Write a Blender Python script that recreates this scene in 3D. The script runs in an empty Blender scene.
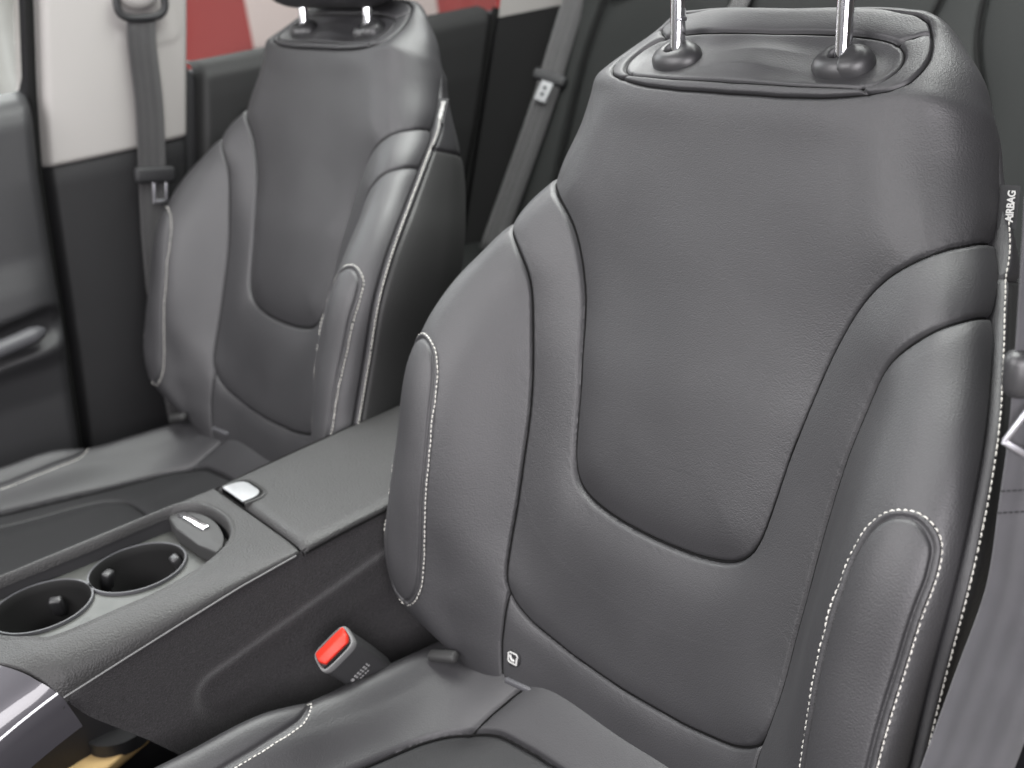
import bpy, bmesh, math, random
import numpy as np
from mathutils import Vector, Matrix
C = bpy.context.scene.collection
S = bpy.context.scene
random.seed(7); rng = np.random.default_rng(7)

# ------------------------------------------------------------------ camera
cam_d = bpy.data.cameras.new("camera"); cam = bpy.data.objects.new("camera", cam_d); C.objects.link(cam)
CAM = Vector((0.62865, -0.52100, 0.98910))
right, up, back = (0.60162, -0.23036, 0.76484), (0.78953, 0.31678, -0.52563), (-0.1212, 0.9201, 0.37246)
_m = np.array([[0.60162, -0.23036, 0.76484], [0.78953, 0.31678, -0.52563], [-0.1212, 0.9201, 0.37246]])
M4 = Matrix([list(_m[i]) + [CAM[i]] for i in range(3)] + [[0, 0, 0, 1]])
cam.matrix_world = M4
cam_d.sensor_width = 36; cam_d.lens = 43.391; cam_d.clip_start = 0.02; cam_d.clip_end = 400
cam_d.dof.use_dof = True; cam_d.dof.focus_distance = 0.86; cam_d.dof.aperture_fstop = 7.5
S.camera = cam
S.render.resolution_x = 1024; S.render.resolution_y = 768

# ------------------------------------------------------------------ light
world = bpy.data.worlds.new("World"); S.world = world; world.use_nodes = True
wn = world.node_tree
bg = wn.nodes['Background']; bg.inputs['Strength'].default_value = 1.0
# overcast daylight: bright at window height, dim overhead (headlining) and below
_tc = wn.nodes.new('ShaderNodeTexCoord'); _sp = wn.nodes.new('ShaderNodeSeparateXYZ'); _mr = wn.nodes.new('ShaderNodeMapRange'); _cr = wn.nodes.new('ShaderNodeValToRGB')
wn.links.new(_tc.outputs['Generated'], _sp.inputs[0]); wn.links.new(_sp.outputs['Z'], _mr.inputs['Value']); _mr.inputs['From Min'].default_value = -1; _mr.inputs['From Max'].default_value = 1
wn.links.new(_mr.outputs['Result'], _cr.inputs['Fac']); wn.links.new(_cr.outputs['Color'], bg.inputs['Color'])
_e = _cr.color_ramp.elements; _e[0].position = .40; _e[0].color = (.05, .05, .05, 1); _e[1].position = .80; _e[1].color = (.09, .09, .091, 1)
for _p, _c in ((.50, (.30, .297, .31, 1)), (.64, (.40, .396, .415, 1))): _n = _e.new(_p); _n.color = _c

def area(name, loc, target, sx, sy, power, col):
    d = bpy.data.lights.new(name, 'AREA'); d.shape = 'RECTANGLE'; d.size = sx; d.size_y = sy
    d.energy = power; d.color = col
    o = bpy.data.objects.new(name, d); C.objects.link(o); o.location = loc
    o.rotation_euler = (Vector(target) - Vector(loc)).to_track_quat('-Z', 'Y').to_euler()
    return o
area('windscreen_light', (-.30, -1.55, 1.55), (-.3, .1, .5), 1.5, .9, 62, (1, .978, .990))
area('driver_window_light', (1.40, -.90, 1.05), (.0, .05, .55), 1.1, .8, 62, (1, .965, .995))
area('passenger_window_light', (-2.0, -.15, 1.55), (-.5, .0, .6), .9, .6, 27, (.97, .98, 1))
area('roof_glass_light', (-.3, .40, 1.80), (-.35, .15, .5), 1.0, .9, 62, (.97, 1, .965))
area('outside_light', (-5.0, 1.5, 7.0), (-5.0, 1.8, 0), 8, 8, 1250, (1, 1, 1))  # added lamp: brightens the exterior, which the dim world leaves dark
S.view_settings.view_transform = 'Standard'; S.view_settings.look = 'None'
S.view_settings.exposure = -0.14; S.view_settings.gamma = 1
S.render.engine = 'CYCLES'
S.cycles.use_denoising = True

# ------------------------------------------------------------------ materials
MAT = {}
def mat(name, col, rough=.5, metal=0, spec=.5, coat=0, coat_rough=.1, sheen=0):
    m = bpy.data.materials.new(name); m.use_nodes = True; MAT[name] = m
    b = m.node_tree.nodes['Principled BSDF']
    b.inputs['Base Color'].default_value = (*col, 1); b.inputs['Roughness'].default_value = rough
    b.inputs['Metallic'].default_value = metal; b.inputs['Specular IOR Level'].default_value = spec
    b.inputs['Coat Weight'].default_value = coat; b.inputs['Coat Roughness'].default_value = coat_rough
    b.inputs['Sheen Weight'].default_value = sheen
    return m, m.node_tree, b
def N(nt, typ, **kw):
    n = nt.nodes.new(typ)
    for k, v in kw.items():
        if k in n.inputs: n.inputs[k].default_value = v
        else: setattr(n, k, v)
    return n
def mapped(nt, scale=(1, 1, 1)):
    tc = N(nt, 'ShaderNodeTexCoord'); mp = N(nt, 'ShaderNodeMapping'); mp.inputs['Scale'].default_value = scale
    nt.links.new(tc.outputs['Object'], mp.inputs['Vector']); return mp.outputs['Vector']
def grain(nt, b, scale, dist, strength=1.0, stretch=(1, 1, 1), fine=2.1, fine_amt=.18, kind='cell'):
    v = mapped(nt, stretch)
    w = N(nt, 'ShaderNodeTexNoise', Scale=scale * .5, Detail=2.0)
    mx = N(nt, 'ShaderNodeVectorMath', operation='MULTIPLY_ADD')
    nt.links.new(v, w.inputs['Vector'])
    nt.links.new(w.outputs['Color'], mx.inputs[0]); mx.inputs[1].default_value = (.22 / scale,) * 3
    nt.links.new(v, mx.inputs[2])
    if kind == 'cell':
        a = N(nt, 'ShaderNodeTexVoronoi', Scale=scale, feature='SMOOTH_F1'); a.inputs['Smoothness'].default_value = .35
        ao = a.outputs['Distance']
    else:
        a = N(nt, 'ShaderNodeTexNoise', Scale=scale, Detail=3.0); ao = a.outputs['Fac']
    nt.links.new(mx.outputs[0], a.inputs['Vector'])
    c = N(nt, 'ShaderNodeTexNoise', Scale=scale * fine, Detail=2.0); nt.links.new(v, c.inputs['Vector'])
    ad = N(nt, 'ShaderNodeMath', operation='MULTIPLY_ADD'); nt.links.new(c.outputs['Fac'], ad.inputs[0]); ad.inputs[1].default_value = fine_amt
    nt.links.new(ao, ad.inputs[2])
    bp = N(nt, 'ShaderNodeBump', Strength=strength, Distance=dist, invert=(kind == 'cell'))
    nt.links.new(ad.outputs[0], bp.inputs['Height']); nt.links.new(bp.outputs['Normal'], b.inputs['Normal'])
    return v, ad.outputs[0]
def vary(nt, b, vec, c0, c1, scale, r0=None, r1=None, detail=3.0):
    n = N(nt, 'ShaderNodeTexNoise', Scale=scale, Detail=detail); nt.links.new(vec, n.inputs['Vector'])
    r = N(nt, 'ShaderNodeValToRGB'); r.color_ramp.elements[0].position = .3; r.color_ramp.elements[1].position = .7
    r.color_ramp.elements[0].color = (*c0, 1); r.color_ramp.elements[1].color = (*c1, 1)
    nt.links.new(n.outputs['Fac'], r.inputs['Fac']); nt.links.new(r.outputs['Color'], b.inputs['Base Color'])
    if r0 is not None:
        mr = N(nt, 'ShaderNodeMapRange'); mr.inputs['To Min'].default_value = r0; mr.inputs['To Max'].default_value = r1
        nt.links.new(n.outputs['Fac'], mr.inputs['Value']); nt.links.new(mr.outputs['Result'], b.inputs['Roughness'])

_, nt, b = mat('leather', (.024, .024, .026), .48, spec=.55)
v, h = grain(nt, b, 800, .00032, .45, (1, 1, 1.2)); vary(nt, b, v, (.0135, .0132, .0146), (.0175, .0172, .0188), 9, .50, .60)
_, nt, b = mat('perforated_leather', (.02, .02, .022), .5, spec=.52)
v, h = grain(nt, b, 800, .00034, .5, (1, 1, 1.2)); vary(nt, b, v, (.0128, .0125, .0138), (.0165, .0162, .0177), 9, .50, .61)
mat('handle_grey', (.045, .045, .049), .5, spec=.4)
_, nt, b = mat('side_vinyl', (.022, .022, .023), .5, spec=.4); grain(nt, b, 500, .0003, .5)
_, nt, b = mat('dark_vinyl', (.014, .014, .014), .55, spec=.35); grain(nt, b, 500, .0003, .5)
_, nt, b = mat('rear_vinyl', (.006, .0066, .0064), .66, spec=.14); grain(nt, b, 500, .0003, .4)  # darker for the rear: shade of the missing roof put into the colour
_, nt, b = mat('rear_trim', (.010, .010, .0102), .6, spec=.2); grain(nt, b, 500, .0003, .4)  # likewise darkened in place of the roof's shade
_, nt, b = mat('insert_leather', (.009, .009, .0098), .62, spec=.35); grain(nt, b, 620, .00036, .5, (1, 1, 1.3))
mat('buckle_grey', (.022, .022, .023), .5, spec=.45)
_, nt, b = mat('grained_trim', (.060, .060, .060), .54, spec=.34)
v, h = grain(nt, b, 640, .00052, .7, (1, 1, 1)); vary(nt, b, v, (.0145, .0143, .0143), (.0180, .0176, .0177), 14)
_, nt, b = mat('door_trim', (.016, .016, .0172), .55, spec=.4); grain(nt, b, 480, .0004, .5)
_, nt, b = mat('pillar_dark_trim', (.008, .008, .0086), .6, spec=.25); grain(nt, b, 600, .0004, .4)
_, nt, b = mat('pillar_light_trim', (.195, .187, .180), .6, spec=.35); grain(nt, b, 500, .0003, .35)
_, nt, b = mat('plush', (.020, .018, .019), .95, spec=.1, sheen=.25)
v, h = grain(nt, b, 900, .0009, .9, kind='noise'); vary(nt, b, v, (.005, .0047, .005), (.026, .0245, .0262), 1300, detail=1.0)
_, nt, b = mat('carpet', (.012, .012, .013), .95, spec=.1, sheen=.2)
v, h = grain(nt, b, 700, .002, .9, kind='noise'); vary(nt, b, v, (.006, .006, .007), (.022, .022, .023), 900)
_, nt, b = mat('black_plastic', (.018, .018, .019), .42, spec=.45); grain(nt, b, 900, .0002, .35, kind='noise')
mat('soft_black', (.011, .011, .012), .58, spec=.3)
mat('well_black', (.004, .004, .004), .7, spec=.2)
mat('handle_black', (.022, .022, .022), .62, spec=.3)
_, nt, b = mat('grey_plastic', (.11, .11, .11), .5, spec=.4); grain(nt, b, 900, .0002, .3, kind='noise')
_, nt, b = mat('holder_plastic', (.085, .088, .082), .5, spec=.4); v, h = grain(nt, b, 900, .0002, .35, kind='noise'); vary(nt, b, v, (.026, .027, .025), (.038, .039, .036), 60)
mat('seam_gap', (.004, .004, .004), .8, spec=.1)
mat('gloss_trim', (.038, .036, .042), .46, .3, coat=.6, coat_rough=.05)
mat('chrome', (.80, .80, .82), .07, 1)
mat('satin_silver', (.33, .33, .35), .4, 1)
mat('silver_paint', (.17, .173, .178), .5, .0)
mat('bright_line', (.75, .75, .78), .25, .6)
_, nt, b = mat('red_plastic', (.42, .022, .012), .5, spec=.3); grain(nt, b, 700, .0002, .3, kind='noise')
_, nt, b = mat('thread', (.42, .41, .38), .75, spec=.2)
_, nt, b = mat('print_white', (.34, .34, .33), .6, spec=.2)
mat('print_grey', (.20, .20, .20), .6, spec=.2)
_, nt, b = mat('tan_board', (.50, .34, .15), .75, spec=.2); v, h = grain(nt, b, 90, .001, .4, kind='noise'); vary(nt, b, v, (.47, .32, .14), (.56, .39, .18), 7)
def webbing(name, c0, c1):
    _, nt, b = mat(name, c0, .55, spec=.35, sheen=.15)
    tc = N(nt, 'ShaderNodeTexCoord')
    sp = N(nt, 'ShaderNodeSeparateXYZ'); nt.links.new(tc.outputs['UV'], sp.inputs[0])
    def wave(sock, f):
        m = N(nt, 'ShaderNodeMath', operation='MULTIPLY'); nt.links.new(sock, m.inputs[0]); m.inputs[1].default_value = f
        s = N(nt, 'ShaderNodeMath', operation='SINE'); nt.links.new(m.outputs[0], s.inputs[0]); return s.outputs[0]
    wa, wb = wave(sp.outputs['X'], 6.283 / .0013), wave(sp.outputs['Y'], 6.283 / .0016)
    rib = wave(sp.outputs['X'], 6.283 / .0118)
    mul = N(nt, 'ShaderNodeMath', operation='MULTIPLY'); nt.links.new(wa, mul.inputs[0]); nt.links.new(wb, mul.inputs[1])
    add = N(nt, 'ShaderNodeMath', operation='MULTIPLY_ADD'); nt.links.new(rib, add.inputs[0]); add.inputs[1].default_value = .8; nt.links.new(mul.outputs[0], add.inputs[2])
    bp = N(nt, 'ShaderNodeBump', Strength=.8, Distance=.0008); nt.links.new(add.outputs[0], bp.inputs['Height']); nt.links.new(bp.outputs['Normal'], b.inputs['Normal'])
    n = N(nt, 'ShaderNodeTexNoise', Scale=40.0); nt.links.new(tc.outputs['Object'], n.inputs['Vector'])
    mr = N(nt, 'ShaderNodeMath', operation='MULTIPLY_ADD'); nt.links.new(rib, mr.inputs[0]); mr.inputs[1].default_value = .18; nt.links.new(n.outputs['Fac'], mr.inputs[2])
    r = N(nt, 'ShaderNodeValToRGB'); r.color_ramp.elements[0].position = .25; r.color_ramp.elements[1].position = .75
    r.color_ramp.elements[0].color = (*c0, 1); r.color_ramp.elements[1].color = (*c1, 1)
    nt.links.new(mr.outputs[0], r.inputs['Fac']); nt.links.new(r.outputs['Color'], b.inputs['Base Color'])
webbing('webbing', (.013, .012, .013), (.021, .0198, .021))
webbing('blue_webbing', (.036, .0355, .040), (.050, .049, .055))
mat('car_red', (.47, .050, .048), .3, spec=.4, coat=.25, coat_rough=.05)
mat('car_white', (.84, .70, .68), .35, spec=.5, coat=.3)
mat('tyre', (.015, .015, .015), .8)
mat('dark_glass', (.02, .025, .025), .06, spec=.6)
_, nt, b = mat('ground', (.34, .32, .30), .9, spec=.2); v, h = grain(nt, b, 30, .01, .7, kind='noise'); vary(nt, b, v, (.28, .26, .24), (.40, .38, .36), 3)
_, nt, b = mat('pale_wall', (.6, .58, .55), .9, spec=.2)
v = mapped(nt, (1, 6, .8)); vary(nt, b, v, (.34, .32, .29), (.95, .94, .93), 2.6, detail=6.0)
_, nt, b = mat('window_glass', (1, 1, 1), 0)
for l in list(nt.links): nt.links.remove(l)
out = [n for n in nt.nodes if n.type == 'OUTPUT_MATERIAL'][0]
tr = N(nt, 'ShaderNodeBsdfTransparent'); tr.inputs['Color'].default_value = (.95, .97, .96, 1)
gl = N(nt, 'ShaderNodeBsdfGlossy', Roughness=.01); fr = N(nt, 'ShaderNodeFresnel', IOR=1.45); mx = N(nt, 'ShaderNodeMixShader')
nt.links.new(fr.outputs[0], mx.inputs[0]); nt.links.new(tr.outputs[0], mx.inputs[1]); nt.links.new(gl.outputs[0], mx.inputs[2]); df = N(nt, 'ShaderNodeBsdfDiffuse'); df.inputs['Color'].default_value = (.8, .8, .8, 1); m2 = N(nt, 'ShaderNodeMixShader'); m2.inputs[0].default_value = .012
nt.links.new(mx.outputs[0], m2.inputs[1]); nt.links.new(df.outputs[0], m2.inputs[2]); nt.links.new(m2.outputs[0], out.inputs['Surface'])

# ------------------------------------------------------------------ helpers
def link(o, parent=None):
    C.objects.link(o)
    if parent is not None: o.parent = parent
    return o
def mesh(name, verts, faces, m, parent=None, smooth=True, uv=None):
    me = bpy.data.meshes.new(name)
    me.from_pydata([tuple(map(float, v)) for v in verts], [], [tuple(int(i) for i in f) for f in faces])
    me.materials.append(MAT[m]); me.update()
    if smooth: me.polygons.foreach_set('use_smooth', [True] * len(me.polygons))
    if uv is not None:
        l = me.uv_layers.new(name='UVMap'); idx = np.empty(len(me.loops), int); me.loops.foreach_get('vertex_index', idx)
        l.data.foreach_set('uv', np.asarray(uv, float)[idx].ravel())
    return link(bpy.data.objects.new(name, me), parent)
def quads(name, V, Q, m, parent=None, smooth=True):
    """fast mesh of quads from numpy arrays"""
    used = np.unique(Q); re = np.full(len(V), -1, np.int64); re[used] = np.arange(len(used))
    V = V[used]; Q = re[Q]
    me = bpy.data.meshes.new(name); me.vertices.add(len(V)); me.vertices.foreach_set('co', V.astype(np.float32).ravel())
    me.loops.add(Q.size); me.loops.foreach_set('vertex_index', Q.astype(np.int32).ravel())
    me.polygons.add(len(Q)); me.polygons.foreach_set('loop_start', np.arange(0, Q.size, 4, dtype=np.int32))
    me.polygons.foreach_set('loop_total', np.full(len(Q), 4, np.int32))
    me.polygons.foreach_set('use_smooth', np.full(len(Q), smooth, bool))
    me.materials.append(MAT[m]); me.update(calc_edges=True); me.validate()
    return link(bpy.data.objects.new(name, me), parent)
def gridq(nt_, ns_):
    i = np.arange(nt_ - 1)[:, None] * ns_ + np.arange(ns_ - 1)[None]
    return np.stack([i, i + 1, i + ns_ + 1, i + ns_], -1).reshape(-1, 4)
def from_bm(name, bm, m, parent=None, smooth=True):
    me = bpy.data.meshes.new(name); bm.normal_update(); bm.to_mesh(me); bm.free()
    me.materials.append(MAT[m])
    if smooth:
        me.polygons.foreach_set('use_smooth', [True] * len(me.polygons))
        try: me.set_sharp_from_angle(angle=math.radians(50))
        except Exception: pass
    return link(bpy.data.objects.new(name, me), parent)
def frame(o, x, z):
    """4x4 with origin o, local x along x, local z along z (orthonormalised)"""
    z = Vector(z).normalized(); x = Vector(x); x = (x - z * x.dot(z)).normalized(); y = z.cross(x)
    return Matrix(((x.x, y.x, z.x, o[0]), (x.y, y.y, z.y, o[1]), (x.z, y.z, z.z, o[2]), (0, 0, 0, 1)))
def rbox(bm, size, bev, mtx=Matrix(), seg=3):
    r = bmesh.ops.create_cube(bm, size=1.0)
    vs = r['verts']
    for v in vs: v.co = Vector((v.co.x * size[0], v.co.y * size[1], v.co.z * size[2]))
    es = list({e for v in vs for e in v.link_edges})
    before = set(bm.verts)
    res = bmesh.ops.bevel(bm, geom=es, offset=bev, segments=seg, profile=.5, affect='EDGES')
    nv = {v for v in bm.verts if v not in before} | {v for v in vs if v.is_valid}
    for v in nv: v.co = mtx @ v.co
def prism(bm, pts, z0, z1, mtx=Matrix(), bev=0.0, seg=2):
    """extrude a closed 2-D outline from z0 to z1 with a bevelled top edge"""
    lo = [bm.verts.new((x, y, z0)) for x, y in pts]; hi = [bm.verts.new((x, y, z1)) for x, y in pts]
    n = len(pts)
    for i in range(n): bm.faces.new((lo[i], lo[(i + 1) % n], hi[(i + 1) % n], hi[i]))
    top = bm.faces.new(hi); bm.faces.new(lo[::-1]); allv = set(lo + hi)
    if bev:
        before = set(bm.verts)
        bmesh.ops.bevel(bm, geom=list(top.edges), offset=bev, segments=seg, profile=.5, affect='EDGES')
        allv = {v for v in allv if v.is_valid} | (set(bm.verts) - before)
    for v in allv: v.co = mtx @ v.co
def tube(bm, pts, rad, seg=10, cap=True):
    pts = [Vector(p) for p in pts]; rings = []
    prev = None
    for i, p in enumerate(pts):
        d = (pts[min(i + 1, len(pts) - 1)] - pts[max(i - 1, 0)]).normalized()
        if prev is None: a = d.orthogonal().normalized()
        else: a = (prev - d * prev.dot(d)).normalized()
        prev = a; c = d.cross(a); r = rad[i] if hasattr(rad, '__len__') else rad
        rings.append([bm.verts.new(p + (a * math.cos(t) + c * math.sin(t)) * r) for t in [2 * math.pi * k / seg for k in range(seg)]])
    for A, B_ in zip(rings, rings[1:]):
        for k in range(seg): bm.faces.new((A[k], A[(k + 1) % seg], B_[(k + 1) % seg], B_[k]))
    if cap: bm.faces.new(rings[0][::-1]); bm.faces.new(rings[-1])
def catm(P, m=10, closed=False):
    P = np.asarray(P, float)
    Q = np.vstack([P[-1], P, P[0], P[1]]) if closed else np.vstack([2 * P[0] - P[1], P, 2 * P[-1] - P[-2]])
    t = np.linspace(0, 1, m, endpoint=False)[:, None]; out = []
    for i in range(1, len(Q) - 2):
        a, b_, c, d = Q[i - 1], Q[i], Q[i + 1], Q[i + 2]
        out.append(.5 * (2 * b_ + (c - a) * t + (2 * a - 5 * b_ + 4 * c - d) * t ** 2 + (-a + 3 * b_ - 3 * c + d) * t ** 3))
    out = np.vstack(out)
    return out if closed else np.vstack([out, P[-1:]])
def resample(P, step):
    P = np.asarray(P, float); s = np.r_[0, np.cumsum(np.linalg.norm(np.diff(P, axis=0), axis=1))]
    q = np.linspace(0, s[-1], max(2, int(s[-1] / step)))
    return np.stack([np.interp(q, s, P[:, k]) for k in range(P.shape[1])], 1)
def ribbon(name, pts, wid, width, thick, m, parent=None, smooth_n=8):
    """a strap: centre points, width direction per point"""
    P = catm(pts, smooth_n); W = catm(wid, smooth_n); n = len(P)
    T = np.gradient(P, axis=0); T /= np.linalg.norm(T, axis=1)[:, None]
    W = W - (W * T).sum(1)[:, None] * T; W /= np.linalg.norm(W, axis=1)[:, None]
    Nn = np.cross(T, W); L = np.r_[0, np.cumsum(np.linalg.norm(np.diff(P, axis=0), axis=1))]
    prof = [(-.5, 0), (-.49, .5), (-.25, .5), (0, .5), (.25, .5), (.49, .5), (.5, 0), (.49, -.5), (0, -.5), (-.49, -.5)]
    V = []; UV = []
    for i in range(n):
        for a, c in prof:
            V.append(P[i] + W[i] * a * width + Nn[i] * c * thick); UV.append((a * width, L[i]))
    k = len(prof); F = [(i * k + j, i * k + (j + 1) % k, (i + 1) * k + (j + 1) % k, (i + 1) * k + j) for i in range(n - 1) for j in range(k)]
    F += [tuple(range(k))[::-1], tuple((n - 1) * k + j for j in range(k))]
    return mesh(name, V, F, m, parent, uv=UV)
def empty(name, loc, label, cat, group=None):
    o = bpy.data.objects.new(name, None); C.objects.link(o); o.location = loc; o.empty_display_size = .05
    o['label'] = label; o['category'] = cat
    if group: o['group'] = group
    return o
def tag(o, label, cat, group=None):
    o['label'] = label; o['category'] = cat
    if group: o['group'] = group
    return o
def structure(o, kind='structure'):
    o['kind'] = kind; return o
def herm(P, x, q):
    h = np.diff(x); d = np.diff(P, axis=0) / h.reshape((-1,) + (1,) * (P.ndim - 1))
    m = np.empty_like(P); m[0] = d[0]; m[-1] = d[-1]; hh = h.reshape((-1,) + (1,) * (P.ndim - 1))
    m[1:-1] = (d[:-1] * hh[1:] + d[1:] * hh[:-1]) / (hh[1:] + hh[:-1])
    i = np.clip(np.searchsorted(x, q, side='right') - 1, 0, len(x) - 2)
    t = ((q - x[i]) / h[i]).reshape((-1,) + (1,) * (P.ndim - 1)); H = h[i].reshape(t.shape)
    return (2 * t**3 - 3 * t**2 + 1) * P[i] + (t**3 - 2 * t**2 + t) * H * m[i] + (-2 * t**3 + 3 * t**2) * P[i + 1] + (t**3 - t**2) * H * m[i + 1]
def dens(x, D):
    return np.concatenate([np.linspace(x[i], x[i + 1], D[i], endpoint=False) for i in range(len(D))] + [x[-1:]])
def pdist(P, poly, lim=.06):
    """distance from 2-D points to a polyline, only inside a margin (else lim)"""
    out = np.full(len(P), lim); poly = np.asarray(poly)
    for a, b_ in zip(poly[:-1], poly[1:]):
        lo = np.minimum(a, b_) - lim; hi = np.maximum(a, b_) + lim
        k = np.nonzero(((P >= lo) & (P <= hi)).all(1))[0]
        if not len(k): continue
        ab = b_ - a; t = np.clip(((P[k] - a) @ ab) / (ab @ ab + 1e-12), 0, 1)
        out[k] = np.minimum(out[k], np.linalg.norm(P[k] - a - t[:, None] * ab, axis=1))
    return out
def inside(P, poly):
    x, y = P[:, 0], P[:, 1]; r = np.zeros(len(P), bool); poly = np.asarray(poly)
    for (x0, y0), (x1, y1) in zip(poly, np.roll(poly, -1, 0)):
        if y0 == y1: continue
        c = ((y0 > y) != (y1 > y)) & (x < (x1 - x0) * (y - y0) / (y1 - y0) + x0); r ^= c
    return r
def normals(G):
    n = np.cross(np.gradient(G, axis=1), np.gradient(G, axis=0)); l = np.linalg.norm(n, axis=-1, keepdims=True)
    return n / np.maximum(l, 1e-12)
def stitches(name, P, Nn, m, parent, period=.0043, length=.0034, r=.00050):
    """thread stitches along a 3-D line with normals"""
    s = np.r_[0, np.cumsum(np.linalg.norm(np.diff(P, axis=0), axis=1))]
    V = []; F = []; c = 0
    for q in np.arange(period * .5, s[-1] - period * .3, period):
        q += rng.normal(0, .00020); L = length * (1 + rng.normal(0, .11))
        e = [np.array([np.interp(q + k * L, s, P[:, a]) for a in range(3)]) for k in (-.5, -.3, 0, .3, .5)]
        nn = np.array([np.interp(q, s, Nn[:, a]) for a in range(3)]); nn /= np.linalg.norm(nn)
        t = e[-1] - e[0]; t /= np.linalg.norm(t) + 1e-12; w = np.cross(t, nn)
        for p, rr, dz in zip(e, (.35, .9, 1, .9, .35), (-.7, .1, .45, .1, -.7)):
            for k in range(6):
                a = math.pi * 2 * k / 6; V.append(p + nn * dz * r + (w * math.cos(a) * 1.15 + nn * math.sin(a)) * r * rr)
        for i in range(4):
            for k in range(6): F.append((c + i * 6 + k, c + i * 6 + (k + 1) % 6, c + (i + 1) * 6 + (k + 1) % 6, c + (i + 1) * 6 + k))
        F += [tuple(c + k for k in range(6))[::-1], tuple(c + 24 + k for k in range(6))]; c += 30
    return mesh(name, V, F, m, parent)
ST=[]
def st(v,xs,ns,vs=None):
    vs=vs if vs is not None else [v]*len(xs)
    ST.append(np.array(list(zip(xs,vs,ns)),float))
st(-0.1300,[0.0000,0.0950,0.1300,0.1580,0.1720,0.1820,0.1880,0.1850,0.1700],[-0.0300,-0.0280,-0.0220,-0.0260,-0.0360,-0.0480,-0.0600,-0.0750,-0.0950],[-0.1300,-0.1300,-0.1300,-0.1300,-0.1300,-0.1300,-0.1300,-0.1300,-0.1300])
st(-0.0850,[0.0000,0.0980,0.1360,0.1660,0.1820,0.1950,0.2030,0.2000,0.1800],[-0.0200,-0.0180,-0.0090,-0.0040,-0.0030,-0.0120,-0.0350,-0.0650,-0.0920],[-0.0850,-0.0850,-0.0850,-0.0850,-0.0850,-0.0850,-0.0850,-0.0850,-0.0850])
st(-0.0620,[0.0000,0.0980,0.1370,0.1770,0.2020,0.2220,0.2320,0.2260,0.2050],[-0.0160,-0.0140,-0.0060,0.0090,0.0210,0.0180,-0.0060,-0.0500,-0.0900],[-0.0620,-0.0620,-0.0620,-0.0620,-0.0620,-0.0620,-0.0620,-0.0620,-0.0620])
st(-0.0400,[0.0000,0.0990,0.1390,0.1840,0.2160,0.2440,0.2580,0.2520,0.2320],[-0.0130,-0.0120,-0.0040,0.0170,0.0370,0.0380,0.0140,-0.0460,-0.0880],[-0.0400,-0.0400,-0.0400,-0.0400,-0.0400,-0.0400,-0.0400,-0.0400,-0.0400])
st(-0.0200,[0.0000,0.1000,0.1410,0.1890,0.2230,0.2540,0.2700,0.2640,0.2410],[-0.0110,-0.0100,-0.0020,0.0240,0.0430,0.0450,0.0260,-0.0450,-0.0890],[-0.0200,-0.0200,-0.0200,-0.0200,-0.0200,-0.0200,-0.0200,-0.0200,-0.0200])
st(0.0000,[0.0000,0.1000,0.1420,0.1920,0.2260,0.2600,0.2760,0.2690,0.2440],[-0.0100,-0.0090,0.0000,0.0280,0.0470,0.0490,0.0320,-0.0450,-0.0900],[0.0000,0.0000,0.0000,0.0000,0.0000,0.0000,0.0000,0.0000,0.0000])
st(0.0500,[0.0000,0.1000,0.1500,0.2040,0.2360,0.2640,0.2760,0.2690,0.2440],[-0.0080,-0.0070,0.0000,0.0440,0.0550,0.0510,0.0320,-0.0450,-0.0920],[0.0500,0.0500,0.0500,0.0500,0.0500,0.0500,0.0500,0.0500,0.0500])
st(0.1000,[0.0000,0.1000,0.1540,0.2100,0.2400,0.2650,0.2760,0.2690,0.2430],[-0.0060,-0.0060,0.0000,0.0510,0.0580,0.0510,0.0320,-0.0450,-0.0940],[0.1000,0.1000,0.1000,0.1000,0.1000,0.1000,0.1000,0.1000,0.1000])
st(0.1800,[0.0000,0.1030,0.1580,0.2160,0.2430,0.2660,0.2780,0.2710,0.2430],[-0.0060,-0.0060,0.0000,0.0480,0.0560,0.0500,0.0330,-0.0450,-0.0960],[0.1800,0.1800,0.1800,0.1800,0.1800,0.1800,0.1800,0.1800,0.1800])
st(0.2150,[0.0000,0.1100,0.1630,0.2140,0.2420,0.2630,0.2730,0.2660,0.2400],[-0.0060,-0.0060,0.0020,0.0380,0.0460,0.0410,0.0250,-0.0500,-0.0980],[0.2150,0.2150,0.2150,0.2150,0.2150,0.2150,0.2150,0.2150,0.2150])
st(0.2500,[0.0000,0.1200,0.1720,0.2100,0.2340,0.2530,0.2630,0.2560,0.2320],[-0.0070,-0.0070,0.0040,0.0250,0.0320,0.0280,0.0110,-0.0550,-0.1000],[0.2500,0.2500,0.2500,0.2500,0.2500,0.2500,0.2500,0.2500,0.2500])
st(0.2850,[0.0000,0.1260,0.1720,0.2030,0.2240,0.2390,0.2460,0.2390,0.2180],[-0.0070,-0.0070,0.0040,0.0130,0.0150,0.0080,-0.0090,-0.0620,-0.1030],[0.2850,0.2850,0.2850,0.2850,0.2850,0.2850,0.2850,0.2850,0.2850])
st(0.3200,[0.0000,0.1300,0.1700,0.1940,0.2100,0.2220,0.2272,0.2203,0.2000],[-0.0060,-0.0060,0.0000,0.0030,0.0000,-0.0100,-0.0300,-0.0730,-0.1060],[0.3200,0.3200,0.3200,0.3200,0.3200,0.3200,0.3200,0.3200,0.3200])
st(0.3600,[0.0000,0.1200,0.1550,0.1770,0.1930,0.2045,0.2078,0.1968,0.1720],[-0.0050,-0.0050,-0.0050,-0.0080,-0.0150,-0.0280,-0.0530,-0.0830,-0.1060],[0.3600,0.3600,0.3600,0.3600,0.3600,0.3600,0.3600,0.3600,0.3600])
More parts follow.
